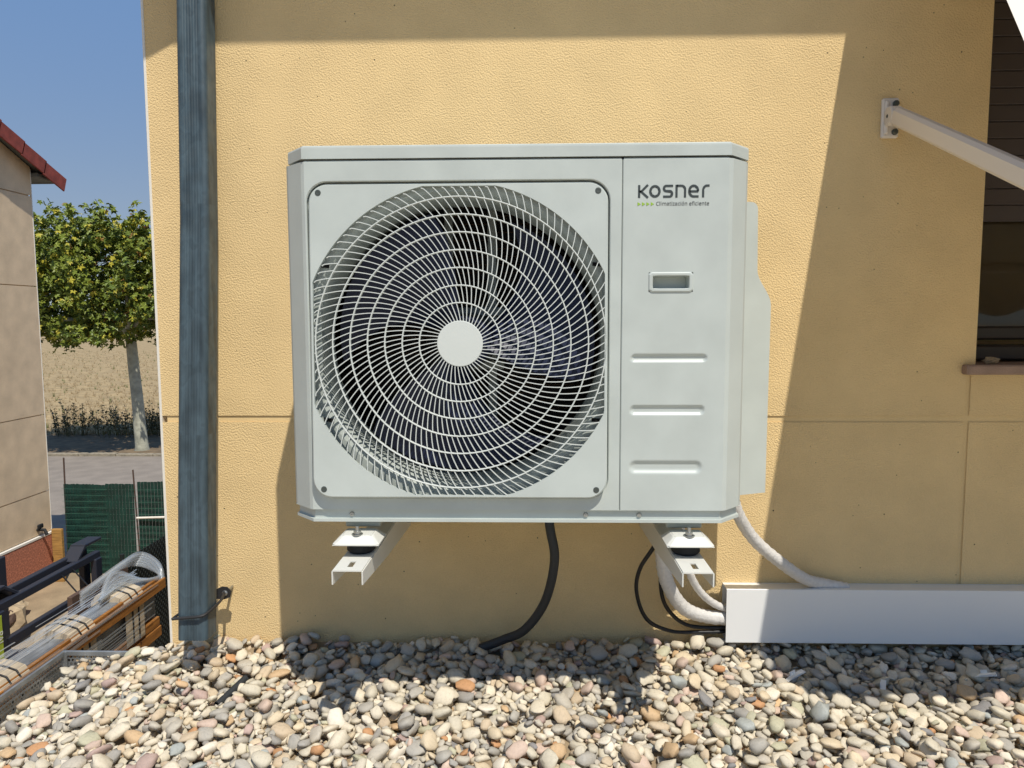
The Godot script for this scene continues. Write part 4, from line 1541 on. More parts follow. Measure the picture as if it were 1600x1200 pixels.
	part(u, "partition", sd, M.hole)
	# ---- shroud behind the guard
	var sh := MB.new()
	var zs := 0.484
	var shroud_loop := func(k: int, a: float) -> Vector3:
		var rr: float = [0.338, 0.330, 0.3235, 0.3185, 0.3155, 0.314, 0.314][k]
		var zz: float = zs - [0.0, 0.004, 0.012, 0.026, 0.045, 0.07, 0.13][k]
		if k == 0: rr = minf(rr, ray_rrect(a, 0.3075, 0.3275, 0.0).length())
		return Vector3(cx + cos(a) * rr, cy + sin(a) * rr, zz)
	for i in 144:
		var a0 := TAU * i / 144.0
		var a1 := TAU * (i + 1) / 144.0
		var R0 := Vector2(hx, hy) + ray_rrect(a0, pw + 0.010, ph + 0.010, 0.04)
		var R1 := Vector2(hx, hy) + ray_rrect(a1, pw + 0.010, ph + 0.010, 0.04)
		sh.quad(Vector3(R0.x, R0.y, zs), Vector3(R1.x, R1.y, zs), shroud_loop.call(0, a1), shroud_loop.call(0, a0), Vector3(0, 0, 1))
		for k in 6:
			var A: Vector3 = shroud_loop.call(k, a0)
			var B: Vector3 = shroud_loop.call(k, a1)
			var C: Vector3 = shroud_loop.call(k + 1, a1)
			var D: Vector3 = shroud_loop.call(k + 1, a0)
			var lean: float = [1.6, 1.4, 0.7, 0.35, 0.12, 0.03, 0.0][k]
			var lean1: float = [1.6, 1.4, 0.7, 0.35, 0.12, 0.03, 0.0][k + 1]
			var nA := Vector3(-cos(a0), -sin(a0), lean).normalized()
			var nB := Vector3(-cos(a1), -sin(a1), lean).normalized()
			var nC := Vector3(-cos(a1), -sin(a1), lean1).normalized()
			var nD := Vector3(-cos(a0), -sin(a0), lean1).normalized()
			if k == 0:
				sh.quad(A, B, C, D, nA)
			else:
				sh.t3(A, B, C, nA, nB, nC)
				sh.t3(A, C, D, nA, nC, nD)
	var sho := part(u, "shroud", sh, M.shroud)
	for q in [[-0.298, 0.170], [0.298, 0.170], [-0.296, -0.170], [0.298, -0.170]]:
		var s := MB.new()
		s.extrude(PackedVector2Array([Vector2(cx + q[0] - 0.011, cy + q[1] - 0.003), Vector2(cx + q[0] + 0.011, cy + q[1] - 0.005), Vector2(cx + q[0] + 0.011, cy + q[1] + 0.003), Vector2(cx + q[0] - 0.011, cy + q[1] + 0.005)]), zs, zs + 0.002)
		part(sho, "slot", s, M.hole)
	# ---- grille plate, hinged out at the bottom
	plate_x = Transform3D(Basis(Vector3.RIGHT, deg_to_rad(-2.0)), Vector3.ZERO)
	var piv := Vector3(0, 1.219, ZF - 0.003)
	plate_x = Transform3D(plate_x.basis, piv - plate_x.basis * piv)
	var gp := MB.new()
	gp.x = plate_x
	var zp := ZF - 0.003
	var Ro := 0.3465
	var inner := func(a: float) -> Vector2:
		var d := Vector2(cos(a), sin(a))
		var c := Vector2(cx - hx, cy - hy)
		var bb := d.dot(c)
		var t := bb + sqrt(maxf(bb * bb - c.length_squared() + Ro * Ro, 0.0))
		var rr := ray_rrect(a, pw - 0.0065, ph - 0.0065, 0.0).length()
		return d * minf(t, rr)
	var pa := angs.duplicate()
	for i in 240: pa.append(TAU * (i + 0.37) / 240.0)
	pa.sort()
	for i in pa.size():
		var a0: float = pa[i]
		var a1: float = pa[(i + 1) % pa.size()]
		var hv := Vector2(hx, hy)
		var V := func(p: Vector2, z: float) -> Vector3: return Vector3(hv.x + p.x, hv.y + p.y, zp + z)
		var e0 := ray_rrect(a0, pw, ph, 0.042)
		var e1 := ray_rrect(a1, pw, ph, 0.042)
		var f0 := ray_rrect(a0, pw - 0.003, ph - 0.003, 0.040)
		var f1 := ray_rrect(a1, pw - 0.003, ph - 0.003, 0.040)
		var g0: Vector2 = inner.call(a0)
		var g1: Vector2 = inner.call(a1)
		var od := Vector3(cos(a0), sin(a0), 0)
		gp.quad(V.call(e0, -0.012 - 0.024 * clampf((0.34 - e0.y) / 0.68, 0.0, 1.0)), V.call(e1, -0.012 - 0.024 * clampf((0.34 - e1.y) / 0.68, 0.0, 1.0)), V.call(e1, -0.003), V.call(e0, -0.003), od)
		gp.quad(V.call(e0, -0.003), V.call(e1, -0.003), V.call(f1, 0.0), V.call(f0, 0.0), od + Vector3(0, 0, 1))
		gp.quad(V.call(f0, 0.0), V.call(f1, 0.0), V.call(g1, 0.0), V.call(g0, 0.0), Vector3(0, 0, 1))
		gp.quad(V.call(g0, 0.0), V.call(g1, 0.0), V.call(g1, -0.010), V.call(g0, -0.010), -od)
		gp.quad(V.call(g0, -0.010), V.call(g1, -0.010), V.call(g1 * 1.004, -0.010), V.call(g0 * 1.004, -0.010), Vector3(0, 0, -1))
	var gpo := part(u, "grille_plate", gp, M.unit)
	for q in [[-0.301, 0.322], [0.301, 0.322], [-0.298, -0.322], [0.299, -0.322]]:
		var s := MB.new()
		s.x = plate_x
		s.lathe(Vector3(hx + q[0], hy + q[1], zp), Vector3(0, 0, 1), [Vector2(0.0066, 0.0), Vector2(0.0064, 0.0009), Vector2(0.0045, 0.0012), Vector2(0.0, 0.0008)], 16)
		part(gpo, "screw", s, M.dark_screw)
	# ---- guard: rings, hub and curved spokes
	var rad := [0.0497, 0.0885, 0.126, 0.164, 0.202, 0.240, 0.278, 0.3155]
	var cnt := [49, 69, 87, 102, 111, 111, 113, 108]
	var guard := MB.new()
	guard.x = plate_x
	guard.lathe(Vector3(cx, cy, zp), Vector3(0, 0, 1), [Vector2(0.048, -0.012), Vector2(0.0497, -0.010), Vector2(0.0497, -0.0006), Vector2(0.0485, 0.0005), Vector2(0, 0.0012)], 64)
	part(u, "guard_hub", guard, M.guard)
	for k in range(1, 8):
		var rb := MB.new()
		rb.x = plate_x
		var w := 0.00140
		rb.lathe(Vector3(cx, cy, zp), Vector3(0, 0, 1), [Vector2(rad[k] - w, -0.0085), Vector2(rad[k] + w, -0.0085), Vector2(rad[k] + w, -0.0008), Vector2(rad[k] + w * 0.4, 0.0), Vector2(rad[k] - w * 0.4, 0.0), Vector2(rad[k] - w, -0.0008), Vector2(rad[k] - w, -0.0085)], 120)
		part(u, "guard_ring", rb, M.guard)
	var spk := MB.new()
	spk.x = plate_x
	for k in 8:
		for i in cnt[k]:
			var th: float = TAU * (i + 0.13 * k) / cnt[k]
			var pts := []
			var r: float = rad[k] - 0.001
			var r1: float = rad[k + 1] + 0.0005 if k < 7 else 0.42
			var steps := 5 if k < 7 else 16
			var dr := (r1 - r) / steps
			for s in steps + 1:
				var p := Vector2(cos(th), sin(th)) * r
				if k == 7:
					var lim: Vector2 = inner.call(p.angle())
					if p.length() > lim.length() + 0.001:
						pts.append(p.normalized() * (lim.length() + 0.001))
						break
				pts.append(p)
				var tn := 0.16 + 0.62 * pow(r / 0.345, 2.0)
				th += tn / r * dr
				r += dr
			var w := 0.00092
			for s in pts.size() - 1:
				var a: Vector2 = pts[s]
				var bq: Vector2 = pts[s + 1]
				var sd2 := (bq - a).normalized().orthogonal() * w
				var V := func(p: Vector2, z: float) -> Vector3: return Vector3(cx + p.x, cy + p.y, zp + z)
				var o3 := Vector3(sd2.x, sd2.y, 0)
				spk.quad(V.call(a - sd2, -0.0008), V.call(bq - sd2, -0.0008), V.call(bq + sd2, -0.0008), V.call(a + sd2, -0.0008), Vector3(0, 0, 1))
				spk.quad(V.call(a + sd2, -0.0008), V.call(bq + sd2, -0.0008), V.call(bq + sd2 * 0.7, -0.0075), V.call(a + sd2 * 0.7, -0.0075), o3)
				spk.quad(V.call(a - sd2, -0.0008), V.call(bq - sd2, -0.0008), V.call(bq - sd2 * 0.7, -0.0075), V.call(a - sd2 * 0.7, -0.0075), -o3)
	part(u, "guard_spokes", spk, M.guard).set_meta("kind", "stuff")
	# ---- fan
	var hub := MB.new()
	hub.lathe(Vector3(cx, cy, 0.36), Vector3(0, 0, 1), [Vector2(0.062, -0.04), Vector2(0.060, 0.045), Vector2(0.052, 0.055), Vector2(0, 0.058)], 32)
	var ho := part(u, "fan_hub", hub, M.fan)
	for k in 3:
		var bl2 := MB.new()
		var a0 := TAU * k / 3.0 + 0.12
		var P := func(s: float, t: float) -> Vector3:
			var r := lerpf(0.055, 0.300, s)
			var span := lerpf(0.95, 1.50, s)
			var sweep := 0.35 * s * s
			var th := a0 + sweep + (t - 0.5) * span
			var z := 0.375 + (t - 0.5) * lerpf(-0.085, -0.065, s) + 0.012 * sin(t * PI)
			return Vector3(cx + cos(th) * r, cy + sin(th) * r, z)
		for si in 10:
			for ti in 14:
				var A: Vector3 = P.call(si / 10.0, ti / 14.0)
				var B: Vector3 = P.call((si + 1) / 10.0, ti / 14.0)
				var C: Vector3 = P.call((si + 1) / 10.0, (ti + 1) / 14.0)
				var D: Vector3 = P.call(si / 10.0, (ti + 1) / 14.0)
				var N := func(s: int, t: int) -> Vector3:
					var e: Vector3 = P.call(s / 10.0 + 0.01, t / 14.0) - P.call(s / 10.0 - 0.01, t / 14.0)
					var f: Vector3 = P.call(s / 10.0, t / 14.0 + 0.01) - P.call(s / 10.0, t / 14.0 - 0.01)
					var g := e.cross(f).normalized()
					return g if g.z > 0 else -g
				var na: Vector3 = N.call(si, ti)
				var nb: Vector3 = N.call(si + 1, ti)
				var nc: Vector3 = N.call(si + 1, ti + 1)
				var nd: Vector3 = N.call(si, ti + 1)
				bl2.t3(A, B, C, na, nb, nc)
				bl2.t3(A, C, D, na, nc, nd)
				var off := Vector3(0, 0, -0.003)
				bl2.t3(A + off, B + off, C + off, -na, -nb, -nc)
				bl2.t3(A + off, C + off, D + off, -na, -nc, -nd)
		part(u, "fan_blade", bl2, M.fan)
	# ---- motor, its bracket and the coil behind
	var mo := MB.new()
	mo.lathe(Vector3(cx, cy, 0.22), Vector3(0, 0, 1), [Vector2(0, 0), Vector2(0.065, 0), Vector2(0.068, 0.01), Vector2(0.068, 0.08), Vector2(0.05, 0.095), Vector2(0, 0.095)], 28)
	part(u, "motor", mo, M.dark_screw)
	for q in [-0.055, 0.055]:
		var b := MB.new()
		b.cbox(Vector3(cx + q - 0.011, Y0 + 0.01, 0.205), Vector3(cx + q + 0.011, 1.268, 0.22), 0.002)
		part(u, "motor_bracket", b, M.shroud)
	for q in [-0.075, 0.06]:
		var b := MB.new()
		b.cbox(Vector3(cx - 0.085, cy + q, 0.208), Vector3(cx + 0.085, cy + q + 0.022, 0.228), 0.002)
		part(u, "motor_plate", b, M.shroud)
	var co := MB.new()
	co.box(Vector3(UL + 0.007, Y0 + 0.008, ZB), Vector3(SPLIT - 0.005, 1.2701, ZB + 0.03))
	co.box(Vector3(UL + 0.007, Y0 + 0.008, ZB + 0.03), Vector3(UL + 0.03, 1.2701, 0.42))
	var coo := part(u, "coil", co, M.coil)
	for k in 36:
		var y := Y0 + 0.02 + k * 0.0212
		var b := MB.new()
		b.tube(PackedVector3Array([Vector3(UL + 0.03, y, ZB + 0.032), Vector3(SPLIT - 0.01, y, ZB + 0.032)]), 0.0024, 4, false)
		part(coo, "coil_tube", b, M.coil_tube)
	# ---- screws along the base
	for q in [-0.405, 0.118, 0.236]:
		var s := MB.new()
		s.lathe(Vector3(q, 0.4935, ZF - 0.009), Vector3(0, 0, 1), [Vector2(0.0058, 0), Vector2(0.0058, 0.001), Vector2(0.0042, 0.0034), Vector2(0.0012, 0.0036), Vector2(0.0, 0.0022)], 14)
		part(u, "base_screw", s, M.steel)
	# ---- feet
	for q in [-0.388, 0.342]:
		var b := MB.new()
		b.cbox(Vector3(q - 0.040, 0.4555, 0.18), Vector3(q + 0.040, 0.4775, 0.462), 0.003)
		part(u, "foot", b, M.shroud)
	# ---- valve cover on the right flank
	var vc := MB.new()
	var out := PackedVector2Array()
	out.append(Vector2(0.02, 0.474))
	out.append(Vector2(0.163, 0.474))
	out.append(Vector2(0.165, 0.940))
	for k in 9:
		var t := k / 8.0
		out.append(Vector2(lerpf(0.165, 0.120, t * t * (3 - 2 * t)), lerpf(0.960, 1.048, t)))
	out.append(Vector2(0.117, 1.195))
	for k in 5:
		var a := PI * 0.5 * k / 4.0
		out.append(Vector2(0.104 + cos(a) * 0.013, 1.201 + sin(a) * 0.013))
	out.append(Vector2(0.02, 1.214))
	var turn := Basis(Vector3.UP, deg_to_rad(22.0))
	vc.x = Transform3D(turn, Vector3(UR - 0.012, 0, 0.235))
	vc.extrude(out, -0.085, 0.0, 0.005)
	var vo := part(u, "valve_cover", vc, M.unit)
	var vs := MB.new()
	vs.x = vc.x
	vs.lathe(Vector3(0.028, 0.575, 0), Vector3(0, 0, 1), [Vector2(0.003, 0), Vector2(0.002, 0.002), Vector2(0, 0.002)], 10)
	part(vo, "screw", vs, M.dark_screw)

func stroke(pts: Array, w: float, z: float, s: float, o: Vector2, b: MB) -> void:
	var line := PackedVector2Array()
	for p in pts: line.append(Vector2(p[0], -p[1]) * 10.0)
	for poly in Geometry2D.offset_polyline(line, w * 5.0, Geometry2D.JOIN_ROUND, Geometry2D.END_BUTT):
		var q := PackedVector2Array()
		for p in poly: q.append(o + p * 0.1 * s)
		b.extrude(q, z - 0.0002, z + 0.0005)

func arc(cx: float, cy: float, rx: float, ry: float, a0: float, a1: float, n := 16) -> Array:
	var out := []
	for i in n + 1:
		var a := deg_to_rad(lerpf(a0, a1, float(i) / n))
		out.append([cx + cos(a) * rx, cy - sin(a) * ry])
	return out

func lettering(panel: Node3D) -> void:
	# drawn in the units of the sign: 188..630 wide, 355..435 tall, y down
	var s := 0.000340
	var o := Vector2(0.2245, 1.1835) - Vector2(188, -435) * s
	var z := ZF + 0.0002
	var w := 13.5
	var glyphs := [
		[[[195, 357], [195, 435]], [[249, 356], [212, 393], [206, 397], [212, 401], [250, 435]], [[195, 397], [210, 397]]],
		[arc(293, 396, 29, 32, 0, 180), arc(293, 396, 29, 32, 180, 360)],
		[[[405, 363]] + arc(362, 379, 14, 16, 90, 270, 10) + arc(386, 412, 14, 17, 90, -90, 10) + [[344, 429]]],
		[[[427, 435], [427, 357]], [[427, 363], [456, 363]] + arc(458, 386, 22, 23, 90, 0, 8) + [[480, 435]]],
		[[[507, 398], [562, 398]], arc(533, 393, 27, 30, -8, 180) + arc(533, 399, 27, 30, 180, 270, 8) + [[564, 429]]],
		[[[592, 435], [592, 390]] + arc(616, 390, 24, 27, 180, 100, 8) + [[631, 363]]],
	]
	for g in glyphs:
		var b := MB.new()
		for st in g: stroke(st, w, z, s, o, b)
		part(panel, "logo_letter", b, M.ink)
	for k in 4:
		var x0 := 186.0 + k * 27.4
		var b := MB.new()
		var tri := PackedVector2Array()
		for p in [[x0, 462], [x0 + 20, 473.5], [x0, 485]]: tri.append(o + Vector2(p[0], -p[1]) * s)
		b.extrude(tri, z - 0.0002, z + 0.0005)
		part(panel, "green_arrow", b, M.green_ink)
	var t := TextMesh.new()
	t.text = "Climatización eficiente"
	var f := SystemFont.new()
	f.font_names = PackedStringArray(["Droid Sans"])
	t.font = f
	t.font_size = 48
	t.depth = 0.0006
	t.horizontal_alignment = HORIZONTAL_ALIGNMENT_LEFT
	t.vertical_alignment = VERTICAL_ALIGNMENT_BOTTOM
	t.pixel_size = 0.001
	var wide := t.get_aabb().size.x
	var want := 328.0 * s
	t.pixel_size = 0.001 * want / wide
	var bb := t.get_aabb()
	var m := MeshInstance3D.new()
	m.name = "slogan"
	m.mesh = t
	m.set_surface_override_material(0, M.grey_ink)
	m.position = Vector3(o.x + 302 * s - bb.position.x, o.y - 483.5 * s - bb.position.y, z + 0.0002)
	# keep the base line: descenders fall below
	panel.add_child(m, true)

# ---------------------------------------------------------------- wall brackets
func brackets() -> void:
	var i := 0
	for q in [-0.388, 0.342]:
		var nm: String = ["left", "right"][i]
		var t := thing("wall_bracket", "white steel channel bracket with rubber mount under the unit's %s end" % nm, "bracket", Vector3(q, 0.36, 0.0), "brackets carrying the unit")
		var b := MB.new()
		var hw := 0.031
		var yt := 0.4055
		var th := 0.0028
		var ze := 0.612
		# top web in four pieces round the slot
		b.box(Vector3(q - hw, yt - th, 0.008), Vector3(q + hw, yt, 0.553))
		b.box(Vector3(q - hw, yt - th, 0.553), Vector3(q - 0.006, yt, 0.590))
		b.box(Vector3(q + 0.006, yt - th, 0.553), Vector3(q + hw, yt, 0.590))
		b.box(Vector3(q - hw, yt - th, 0.590), Vector3(q + hw, yt, ze))
		for s in [-1.0, 1.0]:
			var prof := PackedVector2Array([Vector2(-ze, yt - th), Vector2(-ze, yt - 0.031), Vector2(-0.35, yt - 0.055), Vector2(-0.008, yt - 0.075), Vector2(-0.008, yt - th)])
			var keep := b.x
			# local x = -z
			b.x = Transform3D(Basis(Vector3(0, 0, -1), Vector3.UP, Vector3(1, 0, 0)), Vector3(q + s * (hw + 0.0006) - th * 0.5, 0, 0))
			b.extrude(prof, 0.0, th)
			b.x = keep
		part(t, "arm", b, M.bracket)
		b = MB.new()
		b.cbox(Vector3(q - 0.020, yt - 0.075, 0.0005), Vector3(q + 0.020, yt - 0.004, 0.0078), 0.002)
		part(t, "wall_plate", b, M.bracket)
		# rubber mount with a pressed cap and bolt
		b = MB.new()
		var mz := 0.482
		b.lathe(Vector3(q, yt, mz), Vector3.UP, [Vector2(0.0, 0.0), Vector2(0.026, 0.0), Vector2(0.032, 0.006), Vector2(0.031, 0.020), Vector2(0.024, 0.030), Vector2(0.0, 0.030)], 20)
		part(t, "rubber_mount", b, M.rubber)
		b = MB.new()
		var lo := [[0.0515, 0.046, yt + 0.0295], [0.0515, 0.046, yt + 0.0320], [0.049, 0.043, yt + 0.0342], [0.036, 0.030, yt + 0.047], [0.033, 0.027, yt + 0.0482]]
		for k in lo.size() - 1:
			for e in 40:
				var qd := []
				for f in [[k, e], [k, e + 1], [k + 1, e + 1], [k + 1, e]]:
					var l = lo[f[0]]
					var p := ray_rrect(TAU * f[1] / 40.0, l[0], l[1], 0.010)
					qd.append(Vector3(q + p.x, l[2], mz + 0.012 - p.y))
				var am := TAU * (e + 0.5) / 40.0
				b.quad(qd[0], qd[1], qd[2], qd[3], Vector3(cos(am), 0.5, -sin(am)))
		b.quad(Vector3(q - 0.0325, yt + 0.0481, mz + 0.012 - 0.0265), Vector3(q + 0.0325, yt + 0.0481, mz + 0.012 - 0.0265), Vector3(q + 0.0325, yt + 0.0481, mz + 0.012 + 0.0265), Vector3(q - 0.0325, yt + 0.0481, mz + 0.012 + 0.0265), Vector3.UP)
		b.quad(Vector3(q - 0.051, yt + 0.0296, mz - 0.033), Vector3(q + 0.051, yt + 0.0296, mz - 0.033), Vector3(q + 0.051, yt + 0.0296, mz + 0.057), Vector3(q - 0.051, yt + 0.0296, mz + 0.057), Vector3.DOWN)
		var cap := part(t, "mount_cap", b, M.bracket)
		b = MB.new()
		var bz := mz + 0.034
		b.lathe(Vector3(q, yt + 0.0482, bz), Vector3.UP, [Vector2(0.0, 0.0), Vector2(0.0125, 0.0), Vector2(0.0125, 0.002), Vector2(0.009, 0.0021)], 18)
		b.lathe(Vector3(q, yt + 0.0503, bz), Vector3.UP, [Vector2(0.0085, 0.0), Vector2(0.0085, 0.007), Vector2(0.0045, 0.008), Vector2(0.0045, 0.016), Vector2(0.0, 0.0165)], 6)
		part(cap, "bolt", b, M.steel)
		i += 1

# ---------------------------------------------------------------- hoses, pipes, trunking
func pipes() -> void:
	var b := MB.new()
	b.tube(spline([Vector3(0.036, 0.485, 0.20), Vector3(0.045, 0.384, 0.20), Vector3(0.058, 0.29, 0.195), Vector3(0.034, 0.16, 0.15), Vector3(-0.022, 0.064, 0.115), Vector3(-0.085, 0.020, 0.085), Vector3(-0.15, -0.012, 0.07)], 10), 0.0125, 14)
	solo("drain_hose", b, M.hose, "thick dark grey drain hose curving from the unit down to the pebbles", "hose")
	# taped refrigerant lines
	var wrapped := func(pts: Array, r: float, label: String) -> void:
		var line := spline(pts, 14)
		var rr := PackedFloat32Array()
		for k in line.size(): rr.append(r * (1.0 + 0.05 * sin(k * 1.9) + 0.05 * (rng.randf() - 0.5)))
		var m := MB.new()
		m.tube(line, r, 14, true, rr)
		solo("wrapped_pipe", m, M.tape, label, "pipe", "white wrapped pipes")
	wrapped.call([Vector3(0.500, 0.56, 0.20), Vector3(0.520, 0.475, 0.19), Vector3(0.548, 0.405, 0.165), Vector3(0.605, 0.325, 0.125), Vector3(0.69, 0.250, 0.085), Vector3(0.77, 0.192, 0.052), Vector3(0.83, 0.170, 0.030), Vector3(0.90, 0.155, 0.026)], 0.0165, "white wrapped pipe slanting from the unit onto the top of the trunking")
	wrapped.call([Vector3(0.355, 0.50, 0.16), Vector3(0.350, 0.38, 0.155), Vector3(0.352, 0.29, 0.14), Vector3(0.372, 0.20, 0.115), Vector3(0.425, 0.115, 0.075), Vector3(0.50, 0.075, 0.040), Vector3(0.59, 0.066, 0.034)], 0.0195, "thickest white wrapped pipe bending into the open end of the trunking")
	wrapped.call([Vector3(0.40, 0.48, 0.14), Vector3(0.405, 0.34, 0.13), Vector3(0.425, 0.25, 0.11), Vector3(0.468, 0.165, 0.075), Vector3(0.53, 0.108, 0.042), Vector3(0.60, 0.09, 0.034)], 0.0105, "thinner white wrapped pipe above the thick one, entering the trunking end")
	var cab := func(pts: Array, label: String) -> void:
		var m := MB.new()
		m.tube(spline(pts, 10), 0.0058, 8)
		solo("black_cable", m, M.cable, label, "cable", "black cables")
	cab.call([Vector3(0.38, 0.47, 0.14), Vector3(0.342, 0.325, 0.12), Vector3(0.298, 0.235, 0.10), Vector3(0.292, 0.16, 0.085), Vector3(0.325, 0.075, 0.065), Vector3(0.395, 0.033, 0.045), Vector3(0.47, 0.026, 0.036), Vector3(0.60, 0.028, 0.03)], "black cable in the wider loop below the right bracket")
	cab.call([Vector3(0.372, 0.46, 0.13), Vector3(0.366, 0.29, 0.105), Vector3(0.358, 0.20, 0.085), Vector3(0.375, 0.12, 0.065), Vector3(0.425, 0.06, 0.045), Vector3(0.49, 0.040, 0.036), Vector3(0.60, 0.040, 0.03)], "black cable in the tighter loop just behind the thick white pipe")
	# trunking: open channel with a clip-on lid
	var t := thing("trunking", "white plastic pipe trunking along the foot of the wall", "trunking", Vector3(1.1, 0.006, 0.03))
	var x0 := 0.5495
	var x1 := 2.4
	var m := MB.new()
	m.box(Vector3(x0 + 0.003, 0.009, 0.0008), Vector3(x1, 0.161, 0.0028))
	m.box(Vector3(x0 + 0.003, 0.1588, 0.003), Vector3(x1, 0.1608, 0.052))
	m.box(Vector3(x0 + 0.003, 0.0092, 0.003), Vector3(x1, 0.0112, 0.052))
	part(t, "channel", m, M.trunking)
	m = MB.new()
	var lp := [Vector2(0.1612, 0.046), Vector2(0.1636, 0.046), Vector2(0.1636, 0.0595), Vector2(0.1622, 0.0612), Vector2(0.0078, 0.0612), Vector2(0.0064, 0.0595), Vector2(0.0064, 0.046), Vector2(0.0088, 0.046), Vector2(0.0088, 0.0588), Vector2(0.1612, 0.0588)]
	for i in lp.size():
		var p: Vector2 = lp[i]
		var q: Vector2 = lp[(i + 1) % lp.size()]
		var mid := (p + q) * 0.5
		var hint := Vector3(0, mid.x - 0.085, mid.y - 0.030)
		if i >= 7 or i == 0: hint = -hint if i > 6 and i != 0 else Vector3(0, 0, -1)
		if i == 6: hint = Vector3(0, 0, -1)
		m.quad(Vector3(x0, p.x, p.y), Vector3(x1, p.x, p.y), Vector3(x1, q.x, q.y), Vector3(x0, q.x, q.y), hint)
	m.quad(Vector3(x0, 0.0078, 0.0612), Vector3(x0, 0.1622, 0.0612), Vector3(x0, 0.1622, 0.0588), Vector3(x0, 0.0078, 0.0588), Vector3(-1, 0, 0))
	m.quad(Vector3(x0, 0.1612, 0.046), Vector3(x0, 0.1636, 0.046), Vector3(x0, 0.1636, 0.0600), Vector3(x0, 0.1612, 0.0600), Vector3(-1, 0, 0))
	m.quad(Vector3(x0, 0.0064, 0.046), Vector3(x0, 0.0088, 0.046), Vector3(x0, 0.0088, 0.0600), Vector3(x0, 0.0064, 0.0600), Vector3(-1, 0, 0))
	part(t, "lid", m, M.trunking)

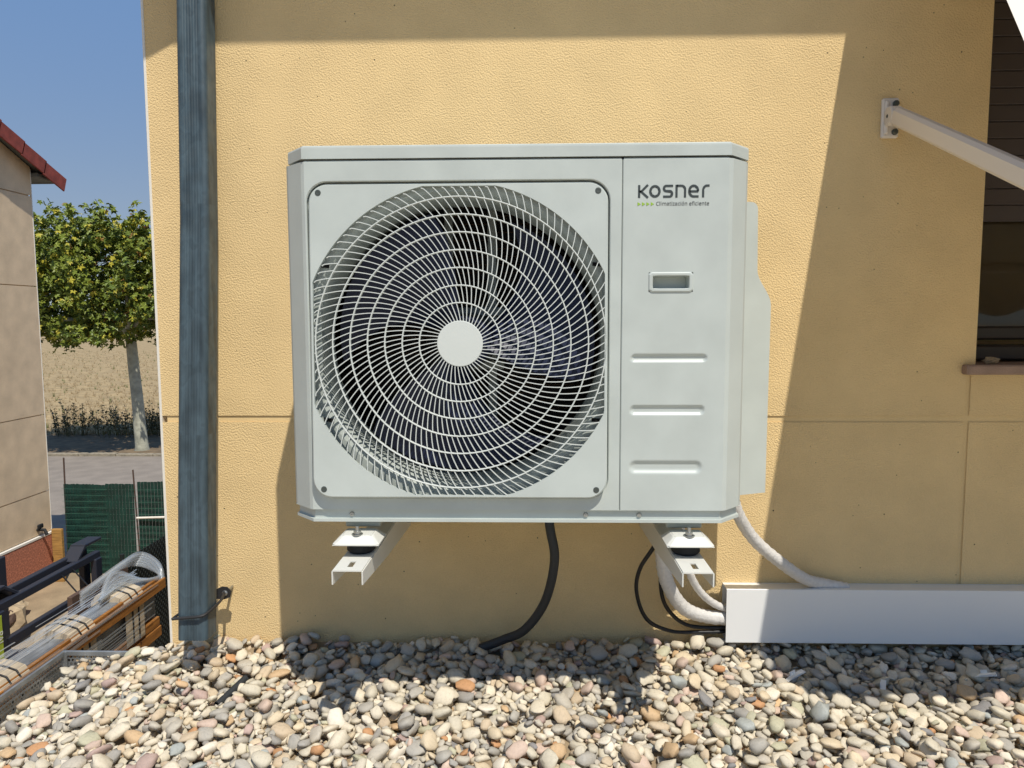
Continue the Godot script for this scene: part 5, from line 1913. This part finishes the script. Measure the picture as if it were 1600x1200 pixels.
# ---------------------------------------------------------------- awning
func awning() -> void:
	var t := thing("awning", "white drop arm awning over the window at the right", "awning", Vector3(0.97, 1.46, 0.0))
	var X := 0.972
	var pz := 0.055
	var py := 1.468
	# wall plate with two bolts
	var b := MB.new()
	b.cbox(Vector3(X - 0.020, py - 0.052, 0.0005), Vector3(X + 0.026, py + 0.054, 0.014), 0.004)
	b.cbox(Vector3(X - 0.016, py - 0.044, 0.013), Vector3(X - 0.004, py + 0.046, 0.022), 0.004)
	var pl := part(t, "wall_plate", b, M.arm)
	for y in [-0.037, 0.038]:
		var s := MB.new()
		s.lathe(Vector3(X + 0.014, py + y, 0.014), Vector3(0, 0, 1), [Vector2(0.0085, 0), Vector2(0.0085, 0.006), Vector2(0.006, 0.008), Vector2(0, 0.008)], 8)
		part(pl, "bolt", s, M.dark_screw)
	b = MB.new()
	b.lathe(Vector3(X - 0.016, py, 0.034), Vector3.RIGHT, [Vector2(0, 0), Vector2(0.024, 0), Vector2(0.026, 0.003), Vector2(0.026, 0.029), Vector2(0.024, 0.032), Vector2(0, 0.032)], 20)
	b.cbox(Vector3(X + 0.004, py - 0.012, 0.014), Vector3(X + 0.012, py + 0.024, 0.05), 0.003)
	var kn := part(t, "knuckle", b, M.arm)
	b = MB.new()
	b.lathe(Vector3(X - 0.0165, py, 0.034), Vector3.LEFT, [Vector2(0.005, 0), Vector2(0.004, 0.001), Vector2(0, 0.001)], 10)
	part(kn, "pin", b, M.dark_screw)
	# arm and front bar
	var tip := Vector3(X, 1.118, 0.775)
	b = MB.new()
	b.beam(Vector3(X, py - 0.003, 0.050), tip, 0.030, 0.046, Vector3.UP, 0.008)
	part(t, "arm", b, M.arm)
	var XF := 0.952
	b = MB.new()
	b.beam(Vector3(XF - 0.01, 1.135, 0.79), Vector3(3.0, 1.135, 0.79), 0.04, 0.035, Vector3.UP, 0.008)
	part(t, "front_bar", b, M.arm)
	b = MB.new()
	b.beam(Vector3(XF - 0.02, 2.30, 0.075), Vector3(3.0, 2.30, 0.075), 0.12, 0.12, Vector3.UP, 0.02)
	part(t, "cassette", b, M.arm)
	# cloth with a slight sag and a hem
	b = MB.new()
	var A := Vector3(0, 2.30, 0.10)
	var B := Vector3(0, 1.15, 0.785)
	var n := Vector3(0, 0.68, 1.0).normalized()
	for i in 16:
		var p := A.lerp(B, i / 16.0) - n * 0.006 * sin(PI * i / 16.0)
		var q := A.lerp(B, (i + 1) / 16.0) - n * 0.006 * sin(PI * (i + 1) / 16.0)
		b.quad(Vector3(XF, p.y, p.z), Vector3(3.0, p.y, p.z), Vector3(3.0, q.y, q.z), Vector3(XF, q.y, q.z), n)
	part(t, "cloth", b, M.cloth)
	b = MB.new()
	var x := XF
	while x < 3.0:
		var d := func(xx: float) -> float: return 0.155 + 0.035 * absf(sin((xx - XF) * PI / 0.24))
		b.quad(Vector3(x, 1.12, 0.808), Vector3(x + 0.02, 1.12, 0.808), Vector3(x + 0.02, 1.12 - d.call(x + 0.02), 0.812), Vector3(x, 1.12 - d.call(x), 0.812), Vector3(0, 0, 1))
		x += 0.02
	part(t, "valance", b, M.cloth)

# ---------------------------------------------------------------- small litter
func scraps() -> void:
	var list := [[0.70, 0.20, 0.030, 0.4, "white plastic scrap on the pebbles nearest the sunlit trunking end"], [0.915, 0.235, 0.026, 1.1, "white plastic scrap on the shaded pebbles, middle one"], [1.195, 0.20, 0.026, -0.5, "thin white plastic scrap on the shaded pebbles at the far right"]]
	for q in list:
		var b := MB.new()
		var y := ground_at(q[0], q[1]) + 0.003
		b.x = Transform3D(Basis(Vector3.UP, q[3]) * Basis(Vector3.BACK, 0.25), Vector3(q[0], y, q[1]))
		b.extrude(PackedVector2Array([Vector2(-q[2], -0.001), Vector2(q[2], 0.0), Vector2(q[2] * 0.9, 0.0055), Vector2(-q[2] * 0.4, 0.0035)]), -0.009, 0.004)
		b.box(Vector3(-q[2] * 0.4, 0.001, -0.010), Vector3(q[2] * 0.2, 0.0125, -0.0085))
		solo("plastic_scrap", b, M.white, q[4], "scrap", "plastic offcuts on the gravel")
	# offcut of grey pipe on the left
	var b := MB.new()
	var p0 := Vector3(-0.80, 0, 0.335)
	var p1 := Vector3(-0.765, 0, 0.235)
	p0.y = ground_at(p0.x, p0.z) + 0.004
	p1.y = ground_at(p1.x, p1.z) + 0.007
	b.tube(PackedVector3Array([p0, p1]), 0.0095, 12, false)
	b.tube(PackedVector3Array([p0, p1]), 0.0078, 12, false)
	solo("pipe_offcut", b, M.hose, "short grey pipe offcut lying on the pebbles at the left", "pipe offcut")
